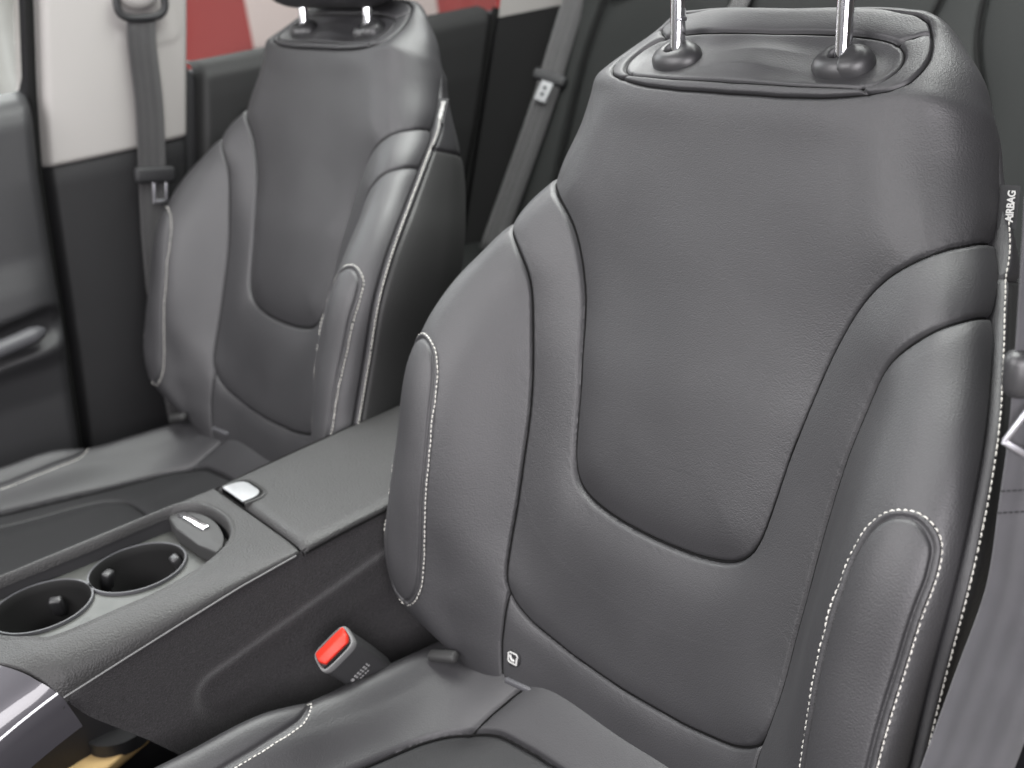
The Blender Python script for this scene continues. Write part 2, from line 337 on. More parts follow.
st(0.4000,[0.0000,0.1120,0.1420,0.1630,0.1790,0.1878,0.1876,0.1725,0.1450],[-0.0030,-0.0040,-0.0060,-0.0130,-0.0240,-0.0400,-0.0640,-0.0840,-0.1020],[0.4000,0.4000,0.4000,0.4000,0.4000,0.4000,0.4000,0.4000,0.4000])
st(0.4250,[0.0000,0.1100,0.1380,0.1590,0.1738,0.1810,0.1785,0.1590,0.1320],[-0.0010,-0.0020,-0.0060,-0.0130,-0.0260,-0.0440,-0.0660,-0.0840,-0.0990],[0.4250,0.4250,0.4250,0.4250,0.4250,0.4250,0.4250,0.4250,0.4250])
st(0.4400,[0.0000,0.1080,0.1350,0.1550,0.1700,0.1782,0.1758,0.1535,0.1260],[-0.0010,-0.0020,-0.0050,-0.0110,-0.0260,-0.0460,-0.0660,-0.0830,-0.0960],[0.4400,0.4400,0.4400,0.4400,0.4380,0.4350,0.4300,0.4270,0.4240])
st(0.4500,[0.0000,0.1050,0.1310,0.1500,0.1652,0.1738,0.1718,0.1475,0.1210],[-0.0090,-0.0100,-0.0120,-0.0170,-0.0300,-0.0470,-0.0660,-0.0810,-0.0930],[0.4500,0.4500,0.4500,0.4500,0.4470,0.4430,0.4370,0.4330,0.4290])
st(0.4650,[0.0000,0.1020,0.1280,0.1450,0.1572,0.1662,0.1652,0.1400,0.1160],[-0.0250,-0.0250,-0.0260,-0.0300,-0.0380,-0.0510,-0.0660,-0.0780,-0.0880],[0.4650,0.4650,0.4650,0.4640,0.4610,0.4560,0.4500,0.4450,0.4410])
st(0.4910,[0.0000,0.1000,0.1180,0.1300,0.1385,0.1440,0.1435,0.1270,0.1100],[-0.0430,-0.0430,-0.0450,-0.0480,-0.0530,-0.0600,-0.0670,-0.0740,-0.0800],[0.4910,0.4900,0.4890,0.4870,0.4830,0.4780,0.4720,0.4670,0.4630])
st(0.5030,[0.0000,0.0980,0.1150,0.1240,0.1311,0.1350,0.1328,0.1190,0.1080],[-0.0520,-0.0520,-0.0520,-0.0540,-0.0580,-0.0630,-0.0680,-0.0730,-0.0770],[0.5030,0.5020,0.5000,0.4960,0.4910,0.4850,0.4780,0.4730,0.4690])
st(0.5040,[0.0000,0.0960,0.1120,0.1200,0.1261,0.1300,0.1278,0.1150,0.1060],[-0.0660,-0.0660,-0.0640,-0.0640,-0.0650,-0.0670,-0.0710,-0.0750,-0.0780],[0.5040,0.5030,0.5000,0.4960,0.4910,0.4850,0.4790,0.4740,0.4700])
ST=np.array(ST)
SD=[150,80,60,50,40,34,70,12]          # samples per section interval
TD=[10,16,18,18,20,44,44,68,32,32,32,32,36,34,26,22,20,26,40,24,14]
def rows_eval(K,D):
    """every row of knots (n,k,3) resampled with its own chord lengths"""
    out=[]
    base=dens(np.arange(K.shape[1],dtype=float),D)
    for r in K:
        x=np.r_[0,np.cumsum(np.linalg.norm(np.diff(r,axis=0),axis=1)+1e-6)]
        out.append(herm(r,x,np.interp(base,np.arange(len(x)),x)))
    return np.array(out)
def grid(scale=1.0):
    full=np.concatenate([ST[:,:0:-1]*[-1,1,1],ST],axis=1)      # left .. right
    sd=[max(2,int(a*scale)) for a in SD];td=[max(2,int(a*scale)) for a in TD]
    G=rows_eval(np.swapaxes(full,0,1),td)                      # along each knot column
    return rows_eval(np.swapaxes(G,0,1),sd[::-1]+sd)           # then across, (nt,ns,3)
# ------------------------------------------------------------------ front seat: backrest shell
def sym(P):
    """mirror a half curve that runs from the right edge to the centre line"""
    P = np.asarray(P, float); return np.vstack([P, (P * [-1, 1])[::-1][1:] if abs(P[-1, 0]) < 1e-9 else (P * [-1, 1])[::-1]])
SEAT = (0, -.025824, .430436); FAR = (-.74, .037011, .436108); FAR_TILT = -.021621
VH = np.array([0, .3529503, .9356421]); NH = np.array([0, -.9356421, .3529503])
def loc3(Q): return Q[..., :1] * np.array([1., 0, 0]) + Q[..., 1:2] * VH + Q[..., 2:3] * NH
G = grid(1.0)
nt_, ns_ = G.shape[:2]
_c0 = ns_ // 2 - sum(SD[:6]); _c1 = ns_ // 2 + sum(SD[:6])
for _ in range(45):                                     # even out the sections
    Gn = G.copy(); Gn[:, _c0 + 6:_c1 - 5] = .25 * G[:, _c0 + 5:_c1 - 6] + .5 * G[:, _c0 + 6:_c1 - 5] + .25 * G[:, _c0 + 7:_c1 - 4]; G = Gn
for _ in range(30):
    Gn = G.copy(); Gn[1:-1] = .25 * G[:-2] + .5 * G[1:-1] + .25 * G[2:]; G = Gn
ic = ns_ // 2; colp = sum(SD[:6])                       # columns between centre and piping
dA = np.linalg.norm(np.diff(G, axis=1), axis=2); A = np.concatenate([np.zeros((nt_, 1)), dA.cumsum(1)], 1); A -= A[:, ic:ic + 1]
dW = np.linalg.norm(np.diff(G, axis=0), axis=2); Wc = np.concatenate([np.zeros((1, ns_)), dW.cumsum(0)], 0)
r0 = sum(TD[:5]); Wc -= Wc[r0:r0 + 1]
front = slice(ic - colp, ic + colp + 1)
GF = G[:, front].reshape(-1, 3); AF = A[:, front].ravel(); WF = Wc[:, front].ravel()
def to_aw(P, top=False):
    """(x, v) traced on the seat back -> (arc across, arc along)"""
    out = []
    for x, v_, *n_ in P:
        d = (GF[:, 0] - x) ** 2 + (GF[:, 1] - v_) ** 2
        if n_: d = d + (GF[:, 2] - n_[0]) ** 2
        if top: d = d + .6 * (GF[:, 2] + max(0, v_ - .44) * .90) ** 2
        k = d.argmin(); out.append((AF[k], WF[k]))
    return np.array(out)
def smooth_line(P, step=.004, it=3):
    P = resample(P, step)
    for _ in range(it): P[1:-1] = .25 * P[:-2] + .5 * P[1:-1] + .25 * P[2:]
    return P
U_ = [(.2080,.3602,-.0473),(.2073,.3592,-.036),(.205,.3576,-.0262),(.2015,.3558,-.0195),(.1969,.3534,-.0138),(.1905,.3498,-.0085),(.1839,.3457,-.0047),(.169,.3346,-.0017),(.155,.323),(.144,.309),(.1355,.293),(.1285,.275),(.1238,.260),(.119,.238),(.115,.215),(.110,.190),(.107,.165),(.104,.145),(.1005,.128),(.0925,.114),(.080,.106),(.065,.102),(.046,.099),(.02,.0975),(0,.0972)]
B_ = [(.2289,.3163,-.026),(.2278,.3150,-.016),(.2258,.3137,-.0081),(.2179,.3081,.0036),(.2079,.3010,.0089),(.1965,.2915,.0105),(.1849,.2795,.0086),(.177,.267),(.172,.25),(.166,.225),(.161,.2),(.158,.18),(.155,.153),(.1535,.121),(.151,.078),(.150,.044),(.147,.014),(.143,.001),(.134,-.008),(.115,-.0175),(.09,-.0225),(.065,-.0265),(.03,-.0275),(0,-.028)]
P_ = [(.2285,-.040),(.219,-.036),(.213,-.024),(.211,-.008),(.211,.02),(.2125,.06),(.213,.1),(.216,.14),(.219,.165),(.224,.182),(.231,.194),(.241,.201),(.254,.203),(.264,.198),(.2695,.188),(.271,.170),(.269,.145),(.267,.12),(.265,.09),(.264,.06),(.264,.03),(.262,0),(.256,-.022),(.244,-.035),(.2285,-.040)]
R_ = [(0,.4312),(.048,.4312),(.085,.433),(.102,.4345),(.119,.438),(.132,.4425),(.141,.449),(.143,.459),(.141,.469),(.136,.478),(.129,.486),(.120,.4935),(.1,.498),(.077,.5005),(.035,.5025),(0,.503)]
I_ = [(0,.4412),(.06,.4412),(.104,.443),(.117,.4450),(.1245,.450),(.127,.458),(.1245,.467),(.117,.4735),(.107,.478),(.092,.480),(.07,.481),(.04,.482),(0,.482)]
def ext(P, q=.008): return np.vstack([P[0] + (P[0] - P[3]) / np.linalg.norm(P[0] - P[3]) * q, P])
def seam_curve(P, it=10):
    """trace a seam through the surface in 3-D, then read it back as (across, along)"""
    P3 = []
    for q in P:
        if len(q) == 3: P3.append(q)
        else: P3.append(tuple(q) + (GF[((GF[:, 0] - q[0]) ** 2 + (GF[:, 1] - q[1]) ** 2).argmin(), 2],))
    P3 = smooth_line(np.array(P3), .003, it); out = []
    for p in P3:
        near = np.nonzero(np.abs(GF - p).max(1) < .006)[0]
        d = ((GF[near] - p) ** 2).sum(1); w = np.exp(-(d - d.min()) / .0011 ** 2); w /= w.sum(); out.append(((AF[near] * w).sum(), (WF[near] * w).sum()))
    out = np.array(out); out[-1, 0] = 0; return out
uL = sym(ext(seam_curve(U_))); bL = sym(ext(seam_curve(B_)))
pS = smooth_line(to_aw(P_)[:-1], it=2); 
def offset(P, d):
    t = np.gradient(P, axis=0); t /= np.linalg.norm(t, axis=1)[:, None]
    return P + np.stack([-t[:, 1], t[:, 0]], 1) * d
pS = np.vstack([pS, pS[:1]])
ctr = pS.mean(0); s_ = 1 if np.linalg.norm(offset(pS, .003) - ctr, axis=1).mean() < np.linalg.norm(pS - ctr, axis=1).mean() else -1
pC = offset(pS, .0042 * s_)
def full_loop(P):                                        # right half bottom..top -> closed loop
    P = np.asarray(P); return np.vstack([P, (P * [-1, 1])[::-1]])
rL = full_loop(smooth_line(to_aw(R_, True), .003, 3)); iL = full_loop(smooth_line(to_aw(I_, True), .003, 3))
vertL = [to_aw([(.142, -.001), (.1425, -.018), (.1425, -.045), (.139, -.07), (.134, -.1), (.13, -.13)]) * [s, 1] for s in (1, -1)]
tipL = [to_aw([(.119, .438), (.115, .4405), (.110, .4440)]) * [s, 1] for s in (1, -1)]
diagL = [to_aw([(.109, .477), (.119, .481), (.129, .486)], True) * [s, 1] for s in (1, -1)]
pipe_col = [np.stack([A[:, ic + s * colp], Wc[:, ic + s * colp]], 1) for s in (1, -1)]
sideseam_v = .338; nz = lambda x, y: np.sin(x * 61 + 2.1 * np.sin(y * 47)) * np.sin(y * 83 + 1.7 * np.sin(x * 71))
XY = np.stack([A.ravel(), Wc.ravel()], 1)
uPoly = np.vstack([uL, [(-.5, uL[-1, 1]), (-.5, 1), (.5, 1), (.5, uL[0, 1])]])
bPoly = np.vstack([bL, [(-.5, bL[-1, 1]), (-.5, 1), (.5, 1), (.5, bL[0, 1])]])
inU = inside(XY, uPoly); inB = inside(XY, bPoly); inR = inside(XY, rL); inI = inside(XY, iL)
inP = inside(XY, pS) | inside(XY * [-1, 1], pS)
disp = np.zeros(len(XY))
def groove(d, depth, w, soft, L): return -depth * np.exp(-(d / w) ** 2) - soft * np.exp(-(d / L) ** 1.3)
frontmask = np.zeros((nt_, ns_), bool); frontmask[:, front] = True; frontmask = frontmask.ravel()
d = pdist(XY, uL); fade = np.clip((d < .059), 0, 1)
disp += frontmask * np.where(inU, groove(d, .0036, .0017, .0078, .018), groove(d, .0036, .0017, .0055, .019)) * (d < .0599)
d = pdist(XY, bL)
disp += frontmask * np.where(inB, groove(d, .0030, .0015, .0030, .010), groove(d, .0030, .0015, .0036, .009)) * (d < .0599)
for q in vertL: disp += groove(pdist(XY, q), .0024, .0014, .0016, .007)
for s in (1, -1):
    d = pdist(XY * [s, 1], pC)
    disp += np.where(inP, groove(d, .0022, .0013, .0010, .006) + .0012, groove(d, .0022, .0013, .0006, .004))
    # the piping: a narrow rolled edge outside the seam
    d = pdist(XY, pipe_col[0 if s == 1 else 1])
    outer = (XY[:, 0] * s) > np.repeat(np.abs(A[:, ic + s * colp]), ns_)
    up_fade = np.clip((.425 - np.repeat(G[:, ic + colp, 1], ns_)) / .07, 0, 1)
    disp += up_fade * np.where(outer, groove(d, .0024, .0013, 0, .01) + .0022 * np.exp(-((d - .0040) / .0022) ** 2) - .0012 * np.exp(-((d - .0085) / .002) ** 2), groove(d, .0024, .0013, .0022, .008))
d = pdist(XY, rL); disp += np.where(inR, groove(d, .0028, .0014, .0018, .008), groove(d, .0028, .0014, .0022, .010))
d = pdist(XY, iL); disp += np.where(inI, -.0052 + .0030 * np.exp(-(d / .008) ** 2) + .0062 * np.exp(-(XY[:, 0] / .036) ** 2) * np.clip(d / .018, 0, 1) - .0022 * np.exp(-(d / .0016) ** 2), groove(d, .0032, .0016, .0012, .006) + 0)
for q in tipL + diagL: disp += groove(pdist(XY, q), .0022, .0012, .0010, .004)
# a seam across each side panel, and slack in the leather
V2 = np.repeat(G[:, ic, 1], ns_)
for s in (1, -1):
    side = (XY[:, 0] * s) > np.repeat(np.abs(A[:, ic + s * colp]), ns_)
    disp += np.where(side, groove(np.abs(V2 - sideseam_v + .25 * 0), .0025, .0016, .0015, .006), 0) * (Wc.ravel() < .40)
ripple = .00016 * np.sin(XY[:, 0] * 31 + 1.3 * np.sin(XY[:, 1] * 17)) * np.sin(XY[:, 1] * 23 + 1.1 * np.sin(XY[:, 0] * 19)) + .00006 * np.sin(XY[:, 0] * 83 + 2 * np.sin(XY[:, 1] * 41)) * np.sin(XY[:, 1] * 71)
disp += ripple * frontmask
for ln, am in ((uL, .00012), (bL, .00010)):            # little puckers pulled in by the seams
    d = pdist(XY, ln); disp += am * frontmask * np.exp(-(d / .007) ** 2) * np.sin(XY[:, 0] * 420 + XY[:, 1] * 510 + 3 * nz(XY[:, 0], XY[:, 1])) * (.4 + .6 * nz(XY[:, 0] * .6, XY[:, 1] * .6) ** 2)
for s in (1, -1):
    d = pdist(XY * [s, 1], pS); disp += -.0004 * np.exp(-(d / .0012) ** 2) + .00006 * np.exp(-(d / .006) ** 2) * np.sin(XY[:, 1] * 640 + 3 * nz(XY[:, 0], XY[:, 1]))
L3 = loc3(G); NN = normals(L3)
SURF = L3 + NN * disp.reshape(nt_, ns_)[..., None]
SN = normals(SURF)
SV = SURF.reshape(-1, 3); Q = gridq(nt_, ns_)
fc = XY[Q].mean(1); col = (Q[:, 0] % ns_); is_front = (col >= ic - colp) & (col < ic + colp)
fU, fB, fR, fI = (inside(fc, p) for p in (uPoly, bPoly, rL, iL))
fv = fc[:, 1]
root = empty('front_seat', SEAT, 'black leather front seat nearest the camera, with a round child-seat badge low on its backrest', 'car seat', 'front seats')
side_f = ~is_front
pipA = np.abs(A[:, ic + colp])[Q[:, 0] // ns_]
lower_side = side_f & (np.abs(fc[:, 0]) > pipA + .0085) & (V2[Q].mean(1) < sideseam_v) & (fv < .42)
backrest = quads('backrest', SV, Q[side_f & ~lower_side & (fc[:, 0] > 0)], 'leather', root)
quads('upper_side_panel', SV, Q[side_f & ~lower_side & (fc[:, 0] < 0)], 'leather', backrest)
low_f = is_front & ~fB & (np.abs(fc[:, 0]) < np.interp(fv, [-.13, -.03, 0, .2], [.133, .1428, .146, .146])) & (fv < -.0)
top_f = is_front & fR & (fv > .40)
ring_f = top_f & ~fI
quads('centre_panel', SV, Q[is_front & fU & ~top_f], 'perforated_leather', backrest)
quads('lumbar_panel', SV, Q[is_front & fB & ~fU], 'leather', backrest)
quads('lower_panel', SV, Q[low_f], 'leather', backrest)
for s in (1, -1):
    quads('side_bolster', SV, Q[is_front & ~fB & ~low_f & (fc[:, 0] * s > 0)], 'leather', backrest)
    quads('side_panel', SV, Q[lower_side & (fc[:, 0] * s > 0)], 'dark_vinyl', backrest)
quads('top_border', SV, Q[ring_f], 'leather', backrest)
quads('top_panel', SV, Q[top_f & fI], 'leather', backrest)
# back of the seat: a flat shell joining the two side edges
e0 = SURF[:, 0]; e1 = SURF[:, -1]
bk = np.stack([e0, e0 * [.55, 1, 1] + NH * -.018, (e0 + e1) / 2 + NH * -.024, e1 * [.55, 1, 1] + NH * -.018, e1], 1)[::6]
quads('back_shell', bk.reshape(-1, 3), gridq(bk.shape[0], 5)[:, ::-1], 'black_plastic', backrest)
# thread
JF = np.arange(nt_ * ns_).reshape(nt_, ns_)[:, ic - colp - 12: ic + colp + 13].ravel(); JF = JF[(XY[JF, 1] > -.14) & (XY[JF, 1] < .45)]; JF = JF[(np.abs(XY[JF, 0]) > .2)]; XYf = XY[JF]
def surf_at(P, lift=.0002, it=7):
    idx = []
    for p in P:
        d = ((XYf - p) ** 2).sum(1); idx.append(JF[d.argmin()])
    idx = np.array(idx); n = SN.reshape(-1, 3)[idx]
    pts = SV[idx] + n * lift
    for _ in range(it): pts[1:-1] = .25 * pts[:-2] + .5 * pts[1:-1] + .25 * pts[2:]
    return pts, n
for s in (1, -1):
    q = resample(pS, .0022)[:-1] * [s, 1]
    p, n = surf_at(q, .0008); stitches('stitching', p, n, 'thread', backrest)
    k = ic + s * colp
    w = Wc[:, k]; rows = (w > -.06) & (w < .415)
    line = np.stack([A[rows, k] + s * np.interp(w[rows], [.24, .36], [.0042, .0024]), w[rows]], 1)
    p, n = surf_at(resample(line, .0022), .0006, 20); stitches('stitching', p, n, 'thread', backrest)

# seam lines as dark cords, added to blacken the creases where shade falls
XYg = XY[frontmask & (XY[:, 1] > -.14)]; Jg = np.nonzero(frontmask & (XY[:, 1] > -.14))[0]
def seam_line(P, r=.00075, lift=.0009, mirror=False):
    P = resample(P, .003); idx = []
    for p in P:
        near = np.nonzero((np.abs(XYg[:, 0] - p[0]) < .004) & (np.abs(XYg[:, 1] - p[1]) < .004))[0]
        if len(near): 
            dd_ = ((XYg[near] - p) ** 2).sum(1); w_ = np.exp(-dd_ / .0008 ** 2); w_ /= w_.sum()
            idx.append(np.r_[(SV[Jg[near]] * w_[:, None]).sum(0), (SN.reshape(-1, 3)[Jg[near]] * w_[:, None]).sum(0)])
    idx = np.array(idx)
    for _ in range(3): idx[1:-1] = .25 * idx[:-2] + .5 * idx[1:-1] + .25 * idx[2:]
    g = bmesh.new(); tube(g, [Vector(q[:3] + q[3:] * lift) for q in idx], r, 6); return from_bm('seam', g, 'seam_gap', backrest)
seam_line(uL, .0009); seam_line(bL, .0008); seam_line(np.vstack([rL, rL[:1]]), .00055, .0006); seam_line(np.vstack([iL, iL[:1]]), .0005, .0004)
for q in vertL + tipL + diagL: seam_line(q, .0006)

# ------------------------------------------------------------------ head restraint posts, guides, head restraint
POST = (np.array([0, math.sin(math.radians(7)), math.cos(math.radians(7))]))
def at(x, v_, lift=0.0):
    k = ((GF[:, 0] - x) ** 2 + (GF[:, 1] - v_) ** 2).argmin(); j = np.arange(nt_ * ns_).reshape(nt_, ns_)[:, front].ravel()[k]
    return SV[j] + SN.reshape(-1, 3)[j] * lift, SN.reshape(-1, 3)[j], XY[j]
tn = normals(L3)[np.searchsorted(G[:, ic, 1] > 0, True) * 0 + np.abs(G[:, ic, 1] - .463).argmin(), ic]
posts = []
for s in (1, -1):
    base, _, _ = at(.079 * s, .461)
    ax = np.cross(np.array([1., 0, 0]), tn) * -1
    g = bmesh.new(); f4 = frame(base - tn * .002, (1, 0, 0), tn)
    # low oval collar with a rounded top
    n_ = 40; rings = []
    for rr, zz in ((1.02, -.004), (1.05, .002), (1.03, .0050), (.97, .0078), (.86, .0102), (.70, .0120), (.52, .0130), (.34, .0134), (.30, .0126), (.30, .0)):
        kk = min(1, max(0, (rr - .30) / .5)); ra, rb2 = .0218 * kk + .0225 * (1 - kk), .0160 * kk + .0225 * (1 - kk)
        rings.append([g.verts.new(f4 @ Vector((ra * rr * math.cos(t), rb2 * rr * math.sin(t), zz))) for t in [2 * math.pi * k / n_ for k in range(n_)]])
    for a_, b_ in zip(rings, rings[1:]):
        for k in range(n_): g.faces.new((a_[k], a_[(k + 1) % n_], b_[(k + 1) % n_], b_[k]))
    guide = from_bm('post_guide', g, 'black_plastic', root)
    if s == 1:                                            # release button on one guide
        g = bmesh.new(); rings = []
        for rr, zz in ((1.0, -.003), (1.02, .003), (.99, .0066), (.92, .0096), (.80, .0118), (.62, .0134), (.40, .0142), (.18, .0144), (.02, .0144)):
            rings.append([g.verts.new(f4 @ Vector((.0085 + (.0160 if math.cos(t) > 0 else .0062) * rr * math.cos(t), .0146 * rr * math.sin(t), zz))) for t in [2 * math.pi * k / n_ for k in range(n_)]])
        for a_, b_ in zip(rings, rings[1:]):
            for k in range(n_): g.faces.new((a_[k], a_[(k + 1) % n_], b_[(k + 1) % n_], b_[k]))
        from_bm('release_button', g, 'black_plastic', guide)
    g = bmesh.new(); top = base + tn * .0 + POST * .19
    tube(g, [base - POST * .02, base + POST * .09, top], .0058, 24)
    post = from_bm('headrest_post', g, 'chrome', root); posts.append(post)
    if s == -1:
        for h_ in (.030, .0465):                          # locking notches
            g = bmesh.new(); cpt = base + POST * h_ + np.array([.0052, -.0012, 0])
            rbox(g, (.0044, .0082, .0030), .0008, frame(cpt, (1, .25, .25), POST)); from_bm('notch', g, 'satin_silver', post)
g = bmesh.new()
HR = frame((0, 0, 0), (1, 0, 0), POST)
rbox(g, (.270, .115, .185), .055, HR, 7)
hr = from_bm('head_restraint', g, 'leather', root); hr_base = (at(0, .463)[0] + POST * (.075 + .0925)) + np.array([0, -.004, 0]); hr.location = hr_base

# ------------------------------------------------------------------ seat cushion
CY = [-.63, -.60, -.55, -.48, -.40, -.30, -.23, -.18, -.13, -.09, -.06, -.035, -.01, .03]
CX = [[0, .10, .20, .225, .243, .258, .262, .262]] * 2 + [[0, .10, .20, .222, .240, .256, .262, .262], [0, .10, .192, .212, .230, .248, .258, .258],
      [0, .10, .185, .205, .222, .241, .253, .253], [0, .10, .178, .199, .217, .238, .250, .250], [0, .10, .176, .198, .217, .238, .250, .250], [0, .10, .175, .198, .217, .238, .250, .250],
      [0, .10, .171, .196, .216, .238, .250, .250], [0, .10, .168, .194, .216, .238, .250, .250], [0, .10, .165, .192, .215, .238, .250, .250], [0, .10, .160, .190, .214, .238, .250, .250], [0, .10, .160, .19, .214, .238, .25, .25], [0, .10, .160, .19, .214, .238, .25, .25]]
CZ = [[.24, .24, .25, .26, .262, .25, .20, .10], [.295, .295, .305, .32, .325, .305, .24, .11], [.322, .322, .332, .350, .357, .340, .27, .12], [.336, .336, .345, .364, .372, .356, .28, .12],
      [.338, .338, .346, .367, .377, .363, .28, .12], [.331, .331, .338, .365, .378, .364, .28, .12], [.327, .327, .334, .362, .377, .364, .28, .12], [.322, .322, .329, .352, .364, .354, .28, .12],
      [.318, .318, .327, .346, .361, .352, .28, .12], [.325, .325, .334, .347, .360, .350, .28, .12], [.344, .344, .348, .352, .360, .348, .28, .12], [.363, .363, .363, .362, .361, .346, .28, .12], [.372, .372, .371, .368, .362, .344, .28, .12], [.365, .355, .355, .355, .350, .335, .27, .12]]
cst = np.array([[(x, y, z) for x, z in zip(CX[i], CZ[i])] for i, y in enumerate(CY)], float)
cfull = np.concatenate([cst[:, :0:-1] * [-1, 1, 1], cst], 1)
mid_ = cfull[7]; cs = np.r_[0, np.cumsum(np.linalg.norm(np.diff(mid_, axis=0), axis=1))]; ct = np.r_[0, np.cumsum(np.linalg.norm(np.diff(cfull[:, 9], axis=0), axis=1))]
sd_ = [80, 70, 34, 24, 22, 22, 12]; CG = herm(cfull, ct, dens(ct, [10, 16, 24, 36, 70, 60, 50, 50, 44, 36, 32, 24, 14])); CG = np.swapaxes(herm(np.swapaxes(CG, 0, 1), cs, dens(cs, sd_[::-1] + sd_)), 0, 1)
cnt, cns = CG.shape[:2]; cc = cns // 2
cxy = CG[..., :2].reshape(-1, 2)
INS = sym([(.190, -.63), (.188, -.48), (.182, -.40), (.174, -.30), (.169, -.23), (.167, -.18), (.165, -.15), (.161, -.125), (.151, -.103), (.135, -.087), (.108, -.0765), (.06, -.0725), (0, -.0715)])
INS2 = sym([(.158, -.63), (.152, -.40), (.148, -.30), (.145, -.235), (.139, -.205), (.122, -.188), (.095, -.181), (.05, -.179), (0, -.1785)])
INS = sym(smooth_line(INS[:13], .006, 3)); INS2 = sym(smooth_line(INS2[:9], .006, 3))
ST1 = smooth_line([(.199, -.60), (.196, -.40), (.194, -.30), (.196, -.25), (.199, -.222), (.203, -.204), (.211, -.192), (.222, -.186), (.236, -.187)], .004, 2)
ST1C = ST1 + np.array([.0035, -.001])
TIE = [np.array([(.136, -.0905), (.127, -.068), (.118, -.050), (.108, -.036), (.098, -.005)]) * [s, 1] for s in (1, -1)]
cdis = np.zeros(len(cxy)); topm = (np.abs(np.arange(cns) - cc) <= sum(sd_[:5]))[None].repeat(cnt, 0).ravel()
iI = inside(cxy, INS); iI2 = inside(cxy, INS2)
d = pdist(cxy, INS); cdis += topm * np.where(iI, groove(d, .0034, .0020, .0060, .014), groove(d, .0034, .0020, .0030, .010))
d = pdist(cxy, INS2); cdis += topm * np.where(iI2, groove(d, .0030, .0018, .0040, .012), groove(d, .003, .0018, .0030, .010))
for q in TIE: cdis += topm * groove(pdist(cxy, q), .0030, .0018, .0030, .010)
for s in (1, -1):
    d = pdist(cxy * [s, 1], ST1C); cdis += topm * groove(d, .0022, .0016, .0012, .006)
CL = CG - np.array(SEAT); CN = normals(CL); CSURF = CL + CN * cdis.reshape(cnt, cns)[..., None]; CSN = normals(CSURF)
CQ = gridq(cnt, cns); cfc = cxy[CQ].mean(1); cftop = topm[CQ].all(1); cin = inside(cfc, INS) & cftop; cin2 = inside(cfc, INS2) & cftop
cushion = quads('seat_cushion', CSURF.reshape(-1, 3), CQ[~cin], 'leather', root)
quads('seat_insert', CSURF.reshape(-1, 3), CQ[cin], 'insert_leather', cushion)
for s in (1, -1):
    q = resample(ST1, .0022) * [s, 1]; idx = np.array([np.where(topm, ((cxy - p) ** 2).sum(1), 9).argmin() for p in q]); n = CSN.reshape(-1, 3)[idx]; p = CSURF.reshape(-1, 3)[idx] + n * .0002
    for _ in range(3): p[1:-1] = .25 * p[:-2] + .5 * p[1:-1] + .25 * p[2:]
    stitches('stitching', p, n, 'thread', cushion)
for ln in [INS, INS2] + TIE:
    q = resample(ln, .004); pts_ = []
    for p in q:
        dd_ = ((cxy - p) ** 2).sum(1); near = np.nonzero(topm & (dd_ < .006 ** 2))[0]
        if not len(near): continue
        w_ = np.exp(-dd_[near] / .0014 ** 2); w_ /= w_.sum(); pts_.append(np.r_[(CSURF.reshape(-1, 3)[near] * w_[:, None]).sum(0), (CSN.reshape(-1, 3)[near] * w_[:, None]).sum(0)])
    pts_ = np.array(pts_)
    for _ in range(4): pts_[1:-1] = .25 * pts_[:-2] + .5 * pts_[1:-1] + .25 * pts_[2:]
    g = bmesh.new(); tube(g, [Vector(a_[:3] + a_[3:] * .0005) for a_ in pts_], .0009, 6); from_bm('seam', g, 'seam_gap', cushion)  # dark cords blacken the cushion's seam creases too
# plastic covers at the hinge and the child-seat anchor slot
for s in (1, -1):
    p, n, _ = at(.196 * s, -.072); q, _, _ = at(.180 * s, -.080)
    g = bmesh.new(); rbox(g, (.034, .011, .009), .0035, frame((.192 * s, -.043, -.0655), (.025 * s, -.0174, .016), (.1 * s, -.45, .88))); from_bm('hinge_cover', g, 'handle_black', root)
    p, n, _ = at(.117 * s, -.075)
    g = bmesh.new(); rbox(g, (.034, .006, .006), .0022, frame(p + n * .0, (1, 0, 0), n)); from_bm('anchor_slot_cover', g, 'handle_grey', root)
